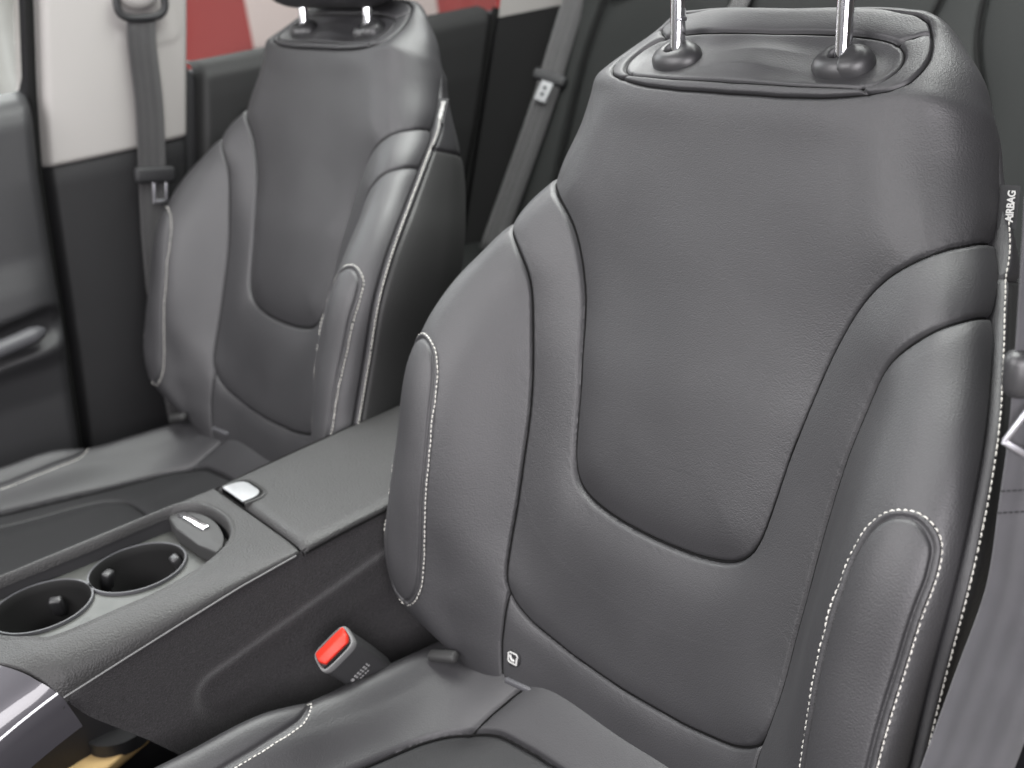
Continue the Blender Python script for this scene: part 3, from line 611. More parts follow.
# airbag tag sewn into the outer piping
p0, n0, _ = at(.1905, .394)
def airbag_tag(par):
    k = ic + colp; r1 = np.abs(G[:, k, 1] - .3945).argmin(); r2 = np.abs(G[:, k, 1] - .3705).argmin()
    a_ = SURF[r1, k] + np.array([.0018, .0, 0]); c_ = SURF[r2, k] + np.array([.0018, 0, 0]); dn = (c_ - a_) / np.linalg.norm(c_ - a_)
    outw = np.array([.72, .50, -.10]); outw -= dn * (outw @ dn); outw /= np.linalg.norm(outw); nn = np.cross(outw, dn); nn = nn if nn @ np.array([.5, -.6, .4]) > 0 else -nn
    L = np.linalg.norm(c_ - a_); w_ = .0115; V = []; F = []
    for zz in (.0, .0007):
        for i in range(7):
            for u in (0, .5, 1): V.append(a_ + dn * L * i / 6 + outw * w_ * u + nn * (zz + .0006 * math.sin(i * 1.1) * u))
    for k2 in (0, 21):
        for i in range(6):
            for j in range(2):
                f_ = (k2 + i * 3 + j, k2 + i * 3 + j + 1, k2 + i * 3 + j + 4, k2 + i * 3 + j + 3); F.append(f_ if k2 else f_[::-1])
    o = mesh('airbag_tag', V, F, 'soft_black', par)
    cu = bpy.data.curves.new('tag_lettering', 'FONT'); cu.body = 'AIRBAG'; cu.size = .0063; cu.align_x = 'CENTER'; cu.align_y = 'CENTER'; cu.offset = .00018; cu.extrude = .00008; cu.space_character = .95
    tmp = bpy.data.objects.new('tag_lettering', cu); C.objects.link(tmp); bpy.context.view_layer.update()
    me = bpy.data.meshes.new_from_object(tmp.evaluated_get(bpy.context.evaluated_depsgraph_get())); bpy.data.objects.remove(tmp)
    me.materials.clear(); me.materials.append(MAT['print_white']); t = link(bpy.data.objects.new('tag_lettering', me), o)
    cpt = (a_ + c_) / 2 + outw * w_ * .60 + nn * .0022
    x_ = -dn; z_ = nn; y_ = np.cross(z_, x_)
    t.matrix_local = Matrix([[x_[i], y_[i], z_[i], cpt[i]] for i in range(3)] + [[0, 0, 0, 1]])
    return o
airbag_tag(backrest)
# copy the whole seat for the far side
def copy_tree(o, parent=None):
    c = o.copy(); C.objects.link(c)
    if parent is not None: c.parent = parent; c.matrix_parent_inverse = o.matrix_parent_inverse.copy()
    for ch in list(o.children): copy_tree(ch, c)
    return c
far = copy_tree(root); far.location = FAR; far.rotation_euler = (FAR_TILT, 0, 0)
far['label'] = 'black leather front seat beyond the centre console, beside the cream door pillar'
for ch in far.children:
    if ch.name.startswith('seat_cushion'): ch.location.z -= .012
    if ch.name.startswith('head_restraint'): ch.location = Vector(hr_base) - Vector(POST) * .054
# child seat badge only on the near seat
p, n, _ = at(-.127, -.0535)
g = bmesh.new(); f4 = frame(p, (1, 0, 0), n)
rc = [(.0078 * math.cos(t), .0078 * math.sin(t)) for t in np.linspace(0, 2 * math.pi, 28, endpoint=False)]
prism(g, rc, -.002, .0014, f4, .0006, 2); badge = from_bm('child_seat_badge', g, 'soft_black', backrest)
g = bmesh.new()
def bar(pts, r, z): tube(g, [f4 @ Vector((x, y, z)) for x, y in pts], r, 6)
bar([(-.0046, -.0030), (-.0052, .0036), (-.0036, .0046), (.0032, .0046), (.0050, .0034), (.0050, .0012)], .00075, .0016)
bar([(.0047, .001), (.0047, -.0048)], .0010, .0016); bar([(-.0046, -.0030), (-.0030, -.0044), (.0034, -.0046)], .0007, .0016)
bar([(-.0034, .0022), (-.0012, -.0012), (.0022, -.0022)], .0013, .0014); bar([(-.0030, .0004), (-.0004, -.0026)], .0009, .0014)
from_bm('badge_symbol', g, 'print_white', badge)
# ------------------------------------------------------------------ setting
bm = bmesh.new(); bmesh.ops.create_grid(bm, x_segments=2, y_segments=2, size=120); o = from_bm('ground', bm, 'ground', smooth=False); o.location = (0, 0, -.25); structure(o)
V = [(-1.15, -1.0, .0), (.5, -1.0, .0), (.5, 1.3, .0), (-1.15, 1.3, .0)]; V = V + [(x, y, z - .03) for x, y, z in V]
F = [(0, 1, 2, 3), (7, 6, 5, 4), (0, 4, 5, 1), (1, 5, 6, 2), (2, 6, 7, 3), (3, 7, 4, 0)]
o = mesh('floor', V, F, 'carpet', smooth=False); o.location.z = .03; structure(o)

# ------------------------------------------------------------------ centre console
CCX = -.37
console = empty('centre_console', (CCX, -.145, .30), 'grey grained centre console with two cup holders between the front seats', 'console')
KO = np.array(console.location)
def K(P): return np.asarray(P, float) - KO
def Zt(y): return np.interp(y, [-.42, -.38, -.145, -.045, .1, .22], [.470, .473, .477, .483, .490, .491])
def Zl(y): return np.interp(y, [-.42, -.367, -.316, -.262, -.205, -.145, -.093, -.045, .05, .22], [.431, .441, .450, .459, .468, .4745, .479, .482, .4865, .489])
XR, XL = -.277, -.463
# top trim: strips from the rim of the cup recess out to the edges
rim_pts = [(-.313, -.350), (-.311, -.300), (-.311, -.262), (-.319, -.221), (-.335, -.191), (-.358, -.173), (-.391, -.165), (-.430, -.169), (-.450, -.184), (-.4545, -.21), (-.4545, -.262), (-.4545, -.31), (-.4545, -.36), (-.4525, -.385), (-.43, -.396), (-.39, -.396), (-.352, -.385), (-.326, -.366)]
rim = catm(rim_pts, 14, closed=True)
th = np.arctan2(rim[:, 1] + .28, rim[:, 0] + .386); rim = rim[np.argsort(th)]; th = np.sort(th)
NTH = 360; tq = np.linspace(-math.pi, math.pi, NTH, endpoint=False)
thx = np.r_[th - 2 * math.pi, th, th + 2 * math.pi]; rx = np.tile(rim, (3, 1))
rimq = np.stack([np.interp(tq, thx, rx[:, 0]), np.interp(tq, thx, rx[:, 1])], 1)
YF, YB = -.415, -.1465
corners = [math.atan2(y + .28, x + .386) for x in (XR, XL) for y in (YF, YB)]
for c in corners: tq[np.abs(tq - c).argmin()] = c
outq = []
for t in tq:
    dx, dy = math.cos(t), math.sin(t); s = 9
    if dx > 1e-9: s = min(s, (XR + .386) / dx)
    if dx < -1e-9: s = min(s, (XL + .386) / dx)
    if dy > 1e-9: s = min(s, (YB + .28) / dy)
    if dy < -1e-9: s = min(s, (YF + .28) / dy)
    outq.append((-.386 + dx * s, -.28 + dy * s))
outq = np.array(outq)
def topz(x, y):
    """height of the trim: flat in the middle, rolling down to the side line on the driver's edge"""
    e = np.clip((x - (-.316)) / (XR + .316), 0, 1)
    l = np.clip((-.452 - x) / .011, 0, 1)
    return Zt(y) + (Zl(y) - Zt(y) - .0) * (1 - np.sqrt(np.maximum(0, 1 - e ** 2.2))) - .006 * l ** 2
RI = []
inn = rimq; nrm = np.array([-.386, -.28]) - rimq; nrm /= np.linalg.norm(nrm, axis=1)[:, None]
for off, dz in ((.0034, -.010), (.0030, -.006), (.0018, -.0022), (.0006, -.0002), (-.0006, .0008), (-.0020, .0011), (-.004, 0)):
    p = inn + nrm * off; RI.append(np.c_[p, topz(p[:, 0], p[:, 1]) + dz])
base_ = inn - nrm * .004
for k in np.linspace(.06, 1, 26):
    p = base_ + (outq - base_) * k; RI.append(np.c_[p, topz(p[:, 0], p[:, 1])])
p = RI[-1].copy(); p[:, 2] -= .004; RI.append(p)
RI = np.array(RI); n0_ = len(RI)
# front edge slopes away
V = RI.reshape(-1, 3); F = [(i * NTH + k, i * NTH + (k + 1) % NTH, (i + 1) * NTH + (k + 1) % NTH, (i + 1) * NTH + k) for i in range(n0_ - 1) for k in range(NTH)]
# front boundary of the trim runs back towards the near side
sh = np.clip((V[:, 0] + .335) / .058, 0, 1); fr = np.clip((-.36 - V[:, 1]) / .055, 0, 1); V[:, 1] += .046 * sh * fr
V[:, 2] -= .000 * fr
top_trim = mesh('top_trim', K(V), F, 'grained_trim', console)
# side panel (plush): slightly concave, with a long pressed recess
def side(xs, sgn, y0, y1, name):
    ys = np.linspace(y0, y1, 150); tt = np.linspace(0, 1, 70); P = []
    for t in tt:
        for y in ys:
            zt = Zl(y) - .0015; zb = np.interp(y, [-.42, -.367, -.35, -.312, -.277, -.2, .25], [.438, .4365, .408, .364, .318, .24, .20])
            z = zt + (zb - zt) * t; x = xs + sgn * (-.0015 * math.exp(-t * 60) - .010 * math.sin(t * math.pi * .6) * .5)
            ax = y * .80 + z * -.60                         # along the recess axis
            # distance to a capsule running rearward and slightly up
            a = np.array([-.240, .372]); b = np.array([.10, .446]); p = np.array([y, z]); ab = b - a; q = np.clip((p - a) @ ab / (ab @ ab), 0, 1); d = np.linalg.norm(p - a - ab * q)
            x -= sgn * .0065 / (1 + math.exp((d - .023) / .0028))
            P.append((x, y, z))
    P = np.array(P); Q_ = gridq(70, 150); return quads(name, K(P), Q_ if sgn < 0 else Q_[:, ::-1], 'plush', console)
side(XR, 1, -.367, .22, 'side_panel'); side(XL + .0, -1, -.367, .22, 'side_panel')
# bright seam line along the top of the side panel
ys = np.linspace(-.366, -.150, 40); g = bmesh.new(); tube(g, [Vector(K((XR + .0006, y, Zl(y) - .0024))) for y in ys], .0007, 6); from_bm('side_edge_line', g, 'grey_plastic', console)
# lid
ny, nx = 60, 44; P = []
for y in np.linspace(YB + .0035, .22, ny):
    for u in np.linspace(-1, 1, nx):
        e = abs(u); x = (XR + XL) / 2 + u * ((XR - XL) / 2 + .0012)
        zz = Zt(y) + .0035 * (1 - e ** 2) + (-(.012 if u < 0 else Zt(y) - Zl(y) + .0035)) * max(0, (e - .84) / .16) ** 2.2
        f0 = (y - (YB + .0035)); zz -= .0030 * max(0, 1 - f0 / .004) ** 2
        P.append((x, y, zz))
P = np.array(P).reshape(ny, nx, 3)
skirt = P[:1].copy(); skirt[..., 2] = np.maximum(skirt[..., 2] - .02, Zl(YB) - .003); P = np.concatenate([skirt, P], 0)
sl = P[:, :1].copy(); sl[..., 2] -= .02; sr = P[:, -1:].copy(); sr[..., 2] -= .0015; sr[..., 0] -= .003; P = np.concatenate([sl, P, sr], 1)
lid = quads('armrest_lid', K(P.reshape(-1, 3)), gridq(ny + 1, nx + 2), 'grained_trim', console)
def d_shape(cx, y0, w, dpt, n=20):
    r = min(.012, dpt * .7); pts = [(cx - w / 2, y0), (cx + w / 2, y0), (cx + w / 2, y0 + dpt - r)]
    pts += [(cx + w / 2 - r + r * math.cos(t), y0 + dpt - r + r * math.sin(t)) for t in np.linspace(.1, math.pi / 2, 6)]
    pts += [(cx - w / 2 + r - r * math.sin(t), y0 + dpt - r + r * math.cos(t)) for t in np.linspace(0, math.pi / 2 - .1, 6)]
    pts += [(cx - w / 2, y0 + dpt - r)]
    return pts
zb_ = float(Zt(-.13)) + .0028
for nm, w, dp, z0, z1, m_ in (('button_surround', .055, .0275, -.006, .0020, 'grained_trim'), ('button_gap', .0500, .0248, -.004, .0024, 'seam_gap'), ('release_button', .0455, .0218, -.004, .0030, 'silver_paint')):
    g = bmesh.new(); prism(g, [(x - KO[0], y - KO[1]) for x, y in d_shape(-.4135, YB + .0025, w, dp)], zb_ + z0 - KO[2], zb_ + z1 - KO[2], Matrix(), .0006 if m_ != 'button_surround' else .0018, 2)
    from_bm(nm, g, m_, lid)
ys = np.linspace(YB + .006, .215, 30); g = bmesh.new(); tube(g, [Vector(K((XR - .0002, y, Zl(y) - .0052))) for y in ys], .0016, 6); from_bm('edge_gap', g, 'seam_gap', lid)
# cup holder insert: plate with two round holes, cups, rims, spring clips
cups = [(-.4065, -.3385, .0428), (-.4045, -.2508, .0432)]
zp = .4525
def holes_plate():
    xs = np.linspace(-.456, -.312, 120); ys2 = np.linspace(-.392, -.166, 180); V = []; F = []
    for j, y in enumerate(ys2):
        for i, x in enumerate(xs): V.append([x, y, zp])
    V = np.array(V); keep = np.ones(len(V), bool)
    for cx, cy, r in cups:
        d = np.hypot(V[:, 0] - cx, V[:, 1] - cy); near = d < r + .0016
        k = near & (d > r - .0016); V[k, 0] = cx + (V[k, 0] - cx) / d[k] * r; V[k, 1] = cy + (V[k, 1] - cy) / d[k] * r
        keep &= ~(d < r - .0016)
    inr = inside(V[:, :2], rimq + nrm * .0002); Q_ = gridq(180, 120); ok = keep[Q_].all(1) & inr[Q_].all(1); return quads('cup_plate', K(V), Q_[ok], 'holder_plastic', console)
plate = holes_plate()
for cx, cy, r in cups:
    g = bmesh.new(); n_ = 56; prof = [(r + .0022, zp + .0004), (r + .0012, zp + .0024), (r - .0002, zp + .0024), (r - .0012, zp + .0006), (r - .0022, zp - .006), (r - .006, zp - .075), (r - .010, zp - .078), (.001, zp - .078)]
    rings = [[g.verts.new(K((cx + rr * math.cos(t), cy + rr * math.sin(t), z))) for t in [2 * math.pi * k / n_ for k in range(n_)]] for rr, z in prof]
    for a_, b_ in zip(rings, rings[1:]):
        for k in range(n_): g.faces.new((a_[k], a_[(k + 1) % n_], b_[(k + 1) % n_], b_[k]))
    g.faces.new(rings[-1]); cup = from_bm('cup_holder', g, 'well_black', console)
    g = bmesh.new(); rings = [[g.verts.new(K((cx + rr * math.cos(t), cy + rr * math.sin(t), z))) for t in [2 * math.pi * k / n_ for k in range(n_)]] for rr, z in ((r + .0022, zp + .0002), (r + .0016, zp + .0030), (r + .0002, zp + .0030), (r - .0006, zp + .0004))]
    for a_, b_ in zip(rings, rings[1:]):
        for k in range(n_): g.faces.new((a_[k], a_[(k + 1) % n_], b_[(k + 1) % n_], b_[k]))
    from_bm('cup_rim', g, 'handle_grey', cup)
    for an, cz, cr in (((2.6, -.020, .0065),) if cy < -.3 else ((-2.52, -.0135, .0065), (1.50, -.010, .0065))):
        g = bmesh.new(); dirv = Vector((math.cos(an), math.sin(an), 0)); m4 = frame(K((cx + dirv.x * (r - cr), cy + dirv.y * (r - cr), zp + cz)), (-dirv.y, dirv.x, 0), (-dirv.x * .35, -dirv.y * .35, 1))
        rbox(g, (.012, .009, .020), .0028, m4); from_bm('spring_clip', g, 'black_plastic', cup)
# dark felt wall on the far side of the recess and the sliding shutter handle at its rear
wl = [inn + nrm * .0016, inn + nrm * .0026]
P = np.stack([np.c_[wl[0], topz(wl[0][:, 0], wl[0][:, 1]) - .0035], np.c_[wl[1], np.full(NTH, zp - .003)]]); P = np.concatenate([P, P[:, :1]], 1)
quads('recess_wall', K(P.reshape(-1, 3)), gridq(2, NTH + 1), 'soft_black', console)
hp = catm([(-.4490, -.1985), (-.4515, -.190), (-.446, -.1815), (-.428, -.1735), (-.400, -.1715), (-.370, -.1775), (-.350, -.1880), (-.3445, -.1965)], 6)
hp = [tuple(K((x, y, 0))[:2]) for x, y in hp]
g = bmesh.new(); prism(g, hp[::-1] + [tuple(K((-.372, -.2010, 0))[:2]), tuple(K((-.420, -.2030, 0))[:2])][::-1], .455 - KO[2], .4690 - KO[2], Matrix(), .0022, 3)
bmesh.ops.recalc_face_normals(g, faces=g.faces); sh_ = from_bm('shutter_handle', g, 'handle_black', console)
g = bmesh.new(); rbox(g, (.050, .0085, .0040), .0018, frame(K((-.4190, -.1855, .4700)), (1, .09, 0), (0, 0, 1))); from_bm('chrome_grip', g, 'chrome', sh_)
FT = resample(catm([(-.44, 0), (-.38, .0005), (-.325, -.002), (-.298, -.009), (-.2835, -.020), (-.2775, -.034), (-.2772, -.048), (-.279, -.070)], 12), .0008)
# front trim below the top trim: glossy tunnel cover with a bright line
P = []; nn_ = 40
for i, t in enumerate(np.linspace(0, 1, 30)):
    for s_ in np.linspace(0, 1, nn_):
        # cross-section from the centre of the tunnel over the shoulder and down the side
        x, dz = FT[min(len(FT) - 1, int(round(s_ * (len(FT) - 1))))]
        y0 = -.4165 + .046 * np.clip((x + .335) / .058, 0, 1) ** 1.0 + (.016 * max(0, (s_ - .75) / .25))
        y = y0 - .0022 - t * .20; P.append((x, y, .4755 + dz - t * .052 - .05 * t * t))
front = quads('front_trim', K(np.array(P)), gridq(30, nn_)[:, ::-1], 'gloss_trim', console)
g = bmesh.new(); li = np.array(P).reshape(30, nn_, 3); k_ = int(np.abs(li[0, :, 2] - (.4755 - .034)).argmin()); tube(g, [Vector(K(p + np.array([.0006, 0, 0]))) for p in li[:, k_]], .0011, 6); from_bm('bright_strip', g, 'bright_line', front)
# floor of the tray under the bridge
bm = bmesh.new(); rbox(bm, (.19, .46, .03), .008, Matrix.Translation(K((CCX, -.36, .105)))); from_bm('lower_tray', bm, 'soft_black', console)
bm = bmesh.new(); rbox(bm, (.012, .30, .05), .004, frame(K((-.30, -.33, .235)), (1, 0, 0), (0, .25, 1))); from_bm('bridge_rail', bm, 'grey_plastic', console)
bm = bmesh.new(); tube(bm, [Vector(K((-.490, -.289, .238))), Vector(K((-.490, -.289, .252)))], [.033, .032], 40); from_bm('round_mat', bm, 'black_plastic', console)
bm = bmesh.new(); rbox(bm, (.16, .20, .012), .003, frame((-.515, -.385, .226), (1, .3, 0), (0, -.1, 1))); tb = from_bm('tan_board', bm, 'tan_board'); tag(tb, 'tan flat board lying under the front of the centre console', 'board')

# ------------------------------------------------------------------ seat-belt buckle
ax = np.array([.056, -.593, .795]); wv = np.array([.26, .775, .56]); bc = np.array([-.236, -.1495, .3925])
bk = empty('seat_belt_buckle', tuple(bc), 'black seat belt buckle with a red push button between console and near seat', 'buckle')
F4 = frame((0, 0, 0), wv, ax)                             # x along the wide side, y = across (lateral), z along the buckle
bm = bmesh.new()
secs = [(-.090, .26, .40), (-.060, .90, .92), (-.035, .99, 1.0), (-.006, 1.0, 1.0), (-.0012, .985, .97), (0, .95, .90)]
n_ = 48
def srect(a, b, t, e=4.5):
    c, s = math.cos(t), math.sin(t); return a * math.copysign(abs(c) ** (2 / e), c), b * math.copysign(abs(s) ** (2 / e), s)
rings = []
for z, ka, kb in secs: rings.append([bm.verts.new(F4 @ Vector((*srect(.0192 * ka, .0136 * kb, 2 * math.pi * k / n_), z))) for k in range(n_)])
for a_, b_ in zip(rings, rings[1:]):
    for k in range(n_): bm.faces.new((a_[k], a_[(k + 1) % n_], b_[(k + 1) % n_], b_[k]))
bm.faces.new(rings[0][::-1]); bm.faces.new(rings[-1]); body = from_bm('buckle_body', bm, 'buckle_grey', bk)
bm = bmesh.new(); rings = []
for ka, z in ((1.0, -.0035), (1.03, -.002), (1.03, .0012), (1.0, .0024), (.93, .0026), (.90, .0008)): rings.append([bm.verts.new(F4 @ Vector((*srect(.0194 * ka, .0139 * ka, 2 * math.pi * k / n_), z))) for k in range(n_)])
for a_, b_ in zip(rings, rings[1:]):
    for k in range(n_): bm.faces.new((a_[k], a_[(k + 1) % n_], b_[(k + 1) % n_], b_[k]))
from_bm('buckle_bezel', bm, 'grey_plastic', bk)
sy = 1 if (F4 @ Vector((0, 1, 0))).x > 0 else -1          # which side of the button faces the near seat
bm = bmesh.new(); oc = [(-.0160, -.0118), (.0160, -.0118), (.0172, -.0104), (.0172, .0005), (.0128, .0072), (-.0128, .0072), (-.0172, .0005), (-.0172, -.0104)]
oo = [(x, y * sy) for x, y in (oc if sy > 0 else oc[::-1])]
lo_ = [bm.verts.new(F4 @ Vector((x, y, -.004))) for x, y in oo]; mi_ = [bm.verts.new(F4 @ Vector((x, y, .0026 + (.0012 if y * sy > .0002 else 0)))) for x, y in oo]
n8 = len(oo)
for i in range(n8): bm.faces.new((lo_[i], lo_[(i + 1) % n8], mi_[(i + 1) % n8], mi_[i]))
bm.faces.new(lo_[::-1]); ra_, rb2_ = bm.verts.new(F4 @ Vector((-.0158, -.0005 * sy, .0062))), bm.verts.new(F4 @ Vector((.0158, -.0005 * sy, .0062)))
for i in range(n8):
    p_, q_ = oo[i], oo[(i + 1) % n8]; ka = ra_ if p_[0] < 0 else rb2_; kb = ra_ if q_[0] < 0 else rb2_
    bm.faces.new((mi_[i], mi_[(i + 1) % n8], ka) if ka is kb else (mi_[i], mi_[(i + 1) % n8], kb, ka))
bmesh.ops.bevel(bm, geom=list(bm.edges), offset=.0006, segments=2, profile=.5, affect='EDGES')
rb_ = from_bm('push_button', bm, 'red_plastic', bk)
bm = bmesh.new(); rbox(bm, (.032, .0030, .004), .001, F4 @ Matrix.Translation((0, .0100 * sy, .0012))); from_bm('latch_slot', bm, 'seam_gap', bk)
bm = bmesh.new()                                          # small faint print on the wide face
for i, (x, w_) in enumerate(((-.0100, .0030), (-.0058, .0022), (-.0022, .0022), (.0014, .0018), (.0050, .0024), (.0086, .0016))):
    for j, zz in enumerate((-.0270, -.0298) if i else (-.0284,)):
        if i == 0: tube(bm, [F4 @ Vector((x, .01355 * sy, zz)), F4 @ Vector((x, .01385 * sy, zz))], .0017, 12)
        else: rbox(bm, (w_, .0006, .0017), .0001, F4 @ Matrix.Translation((x, .0136 * sy, zz)), 1)
for i, x in enumerate((-.0075, -.0045, -.0020, .0015, .0042)): rbox(bm, (.0018, .0006, .0014), .0001, F4 @ Matrix.Translation((x, .0136 * sy, -.0338)), 1)
from_bm('buckle_print', bm, 'print_grey', body)
bm = bmesh.new(); tube(bm, [F4 @ Vector((0, 0, -.085)), F4 @ Vector((0, 0, -.16)), F4 @ Vector((.02, 0, -.24))], [.010, .009, .009], 12); from_bm('stalk', bm, 'soft_black', bk)

# ------------------------------------------------------------------ far B-pillar
def pil_front(z): return np.interp(z, [.05, .335, .709, .798, .924, 1.3], [-.125, -.084, -.043, -.026, .003, .085])
def pil_rear(z): return np.interp(z, [.05, .335, .705, .893, 1.3], [.066, .096, .177, .222, .321])
def pillar_piece(name, z0, z1, m_, parent, inset=0.0, n=40, emboss=False):
    P = []; us = np.linspace(-1, 1, 61)
    for z in np.linspace(z0, z1, n):
        a, b_ = pil_front(z), pil_rear(z)
        for u in us:
            y = (a + b_) / 2 + u * (b_ - a) / 2; e = abs(u)
            x = -1.112 - .012 * e ** 2 - .035 * max(0, (e - .86) / .14) ** 2.2 - inset
            edge = min(1, (z - z0) / .004) if z1 > .9 else min(1, (z1 - z) / .004); x -= .004 * (1 - edge) ** 2
            if emboss:
                zz = z - .842; yy = y - .145; d = max(abs(yy) - .048 + .02, 0) ** 2 + max(-(zz) + .02, 0) ** 2; d = math.sqrt(d) - .02 if (abs(yy) > .028 or zz < .02) else -.02
                x += .0016 / (1 + math.exp(d / .0014))
            P.append((x, y, z))
    return quads(name, np.array(P) - np.array(parent.location), gridq(n, 61), m_, parent)
pil = empty('door_pillar', (-1.12, .06, .05), 'far door pillar with cream upper trim and dark lower trim behind the far front seat', 'pillar')
pillar_piece('upper_trim', .7075, 1.30, 'pillar_light_trim', pil, 0, 170, True)
pillar_piece('lower_trim', .05, .7055, 'pillar_dark_trim', pil, .001, 50)
PO = np.array(pil.location)
P = np.array([[(-1.150, np.interp(u, [0, 1], [pil_front(z) - (.05 if z < .80 else .012), pil_rear(z) + (.05 if z < .80 else -.012)]), z) for u in np.linspace(0, 1, 4)] for z in np.linspace(.0, 1.3, 12)])
P2 = P.copy(); P2[..., 0] = -1.160; quads('pillar_core', np.concatenate([P.reshape(-1, 3), P2.reshape(-1, 3)]) - PO, np.concatenate([gridq(12, 4), gridq(12, 4)[:, ::-1] + 48]), 'soft_black', pil)

# ------------------------------------------------------------------ far front belt: guide ring, strap, stopper, tongue
belt = empty('seat_belt', (-1.10, .11, .66), 'grey seat belt hanging from a black guide ring on the cream pillar', 'seat belt', 'seat belts')
BO = np.array(belt.location)
ribbon('webbing', [np.array(p) - BO for p in [(-1.098, .131, .884), (-1.094, .122, .85), (-1.092, .112, .77), (-1.090, .098, .70), (-1.088, .085, .64), (-1.086, .070, .56), (-1.084, .058, .46), (-1.09, .05, .30)]], [(0.05, 1, -.25)] * 8, .040, .0016, 'webbing', belt)
def ring_mesh(name, c, nx_, nz_, a, b, r, m_, parent, flat=.0):
    g = bmesh.new(); f = frame(c, nx_, nz_); n = 48; k = 12; vs = []
    for i in range(n):
        t = 2 * math.pi * i / n; px, py = srect(a, b, t, 3.0)
        dn = Vector((px / a ** 2, py / b ** 2, 0)).normalized()
        vs.append([g.verts.new(f @ (Vector((px, py, 0)) + dn * r * math.cos(2 * math.pi * j / k) + Vector((0, 0, r * .8 * math.sin(2 * math.pi * j / k))))) for j in range(k)])
    for i in range(n):
        for j in range(k): g.faces.new((vs[i][j], vs[(i + 1) % n][j], vs[(i + 1) % n][(j + 1) % k], vs[i][(j + 1) % k]))
    return from_bm(name, g, m_, parent)
ring_mesh('guide_ring', np.array([-1.096, .134, .902]) - BO, (0, 1, -.10), (1, 0, 0), .034, .021, .0055, 'soft_black', belt)
g = bmesh.new(); fm = frame(np.array([-1.104, .134, .918]) - BO, (0, 1, -.10), (1, 0, 0)); n_ = 40
rg = [[g.verts.new(fm @ Vector((.030 * rr * math.cos(t), .026 * rr * math.sin(t), h))) for t in [2 * math.pi * k / n_ for k in range(n_)]] for rr, h in ((1, -.01), (1, .008), (.9, .013), (.6, .016), (.05, .017))]
for a_, b_ in zip(rg, rg[1:]):
    for k in range(n_): g.faces.new((a_[k], a_[(k + 1) % n_], b_[(k + 1) % n_], b_[k]))
from_bm('guide_cover', g, 'pillar_light_trim', belt)
def tongue(par, O, c, wdir, down, scale=1.0, metal='satin_silver', plate=True):
    """black moulded head across the strap with a slotted metal blade below it"""
    c = np.array(c) - O; wdir = np.array(wdir, float); down = np.array(down, float)
    f = frame(c, wdir, -down)
    g = bmesh.new(); rbox(g, (.060 * scale, .014, .024 * scale), .006, f); hd = from_bm('tongue_head', g, 'soft_black', par)
    g = bmesh.new(); w_, h_ = .0125 * scale, .034 * scale; t_ = .0042 * scale
    lo = f @ Matrix.Translation((.006 * scale, -.0035 if f.col[1].x < 0 else .0035, -.006 * scale - h_ / 2))
    for sx in (-1, 1): rbox(g, (t_, .0026, h_), .0008, lo @ Matrix.Translation((sx * w_ * .72, 0, 0)))
    rbox(g, (w_ * 1.8, .0026, t_ * 1.3), .0008, lo @ Matrix.Translation((0, 0, -h_ / 2 + t_ * .6))); from_bm('tongue_blade', g, metal, par)
    return hd
tongue(belt, BO, (-1.0865, .0945, .671), (0, 1, -.25), (0, -.13, -.64))

# ------------------------------------------------------------------ doors on the far side
def door_panel(name, y0f, y1f, z0, z1, bulge, m_, parent, ny=90, nz=110):
    P = []
    for z in np.linspace(z0, z1, nz):
        a, b_ = y0f(z), y1f(z)
        for y in np.linspace(a, b_, ny):
            e = min((y - a) / .012, (b_ - y) / .012, 1); P.append((bulge(y, z) - .02 * (1 - max(0, e)) ** 2, y, z))
    return quads(name, np.array(P) - np.array(parent.location), gridq(nz, ny), m_, parent)
fd = empty('front_door', (-1.12, -.5, .1), 'far front door with black trim panel and grey pull handle, beside the far front seat', 'car door')
def fb(y, z):
    x = np.interp(z, [.08, .25, .40, .445, .47, .50, .53, .56, .60, .70, .775, .795, .806, .812], [-1.10, -1.10, -1.098, -1.090, -1.076, -1.072, -1.070, -1.075, -1.088, -1.094, -1.100, -1.108, -1.125, -1.150])
    fade = 1 / (1 + math.exp((y + .088) / .010)); base = np.interp(z, [.08, .70, .775, .795, .806, .812], [-1.10, -1.094, -1.100, -1.108, -1.125, -1.150])
    x = base + (x - base) * fade
    # pocket round the pull handle
    a = np.array([-.60, .44]); b_ = np.array([-.108, .505]); p = np.array([y, z]); ab = b_ - a; q = np.clip((p - a) @ ab / (ab @ ab), 0, 1); d = np.linalg.norm(p - a - ab * q)
    return x - .020 / (1 + math.exp((d - .023) / .0022))
door_panel('trim_panel', lambda z: -.95, lambda z: pil_front(z) - .012, .08, .812, fb, 'door_trim', fd)
FO = np.array(fd.location)
bm = bmesh.new(); rbox(bm, (.03, 1.0, .90), .01, Matrix.Translation(Vector((-1.205, -.46, .34)) - Vector(FO))); from_bm('door_shell', bm, 'soft_black', fd)
g = bmesh.new(); tube(g, [Vector(np.array(p) - FO) for p in [(-1.076, -.60, .440), (-1.072, -.30, .4795), (-1.070, -.130, .5015), (-1.072, -.118, .503), (-1.075, -.112, .5035)]], [.0125, .0125, .0125, .009, .003], 16); from_bm('pull_handle', g, 'handle_grey', fd)
V = []; 
g = bmesh.new(); tube(g, [Vector(np.array((-1.135, pil_front(z) - .006, z)) - FO) for z in np.linspace(.1, 1.3, 30)], .006, 10); from_bm('door_seal', g, 'seam_gap', fd)
yz = [(-.95, .80), (-.045, .80), (.075, 1.30), (-.95, 1.30)]
V = [(-1.166 + dx, y, z) for dx in (0, .004) for y, z in yz]; F = [(0, 1, 2, 3), (7, 6, 5, 4), (0, 4, 5, 1), (1, 5, 6, 2), (2, 6, 7, 3), (3, 7, 4, 0)]
mesh('window_pane', np.array(V) - FO, F, 'window_glass', fd, smooth=False)
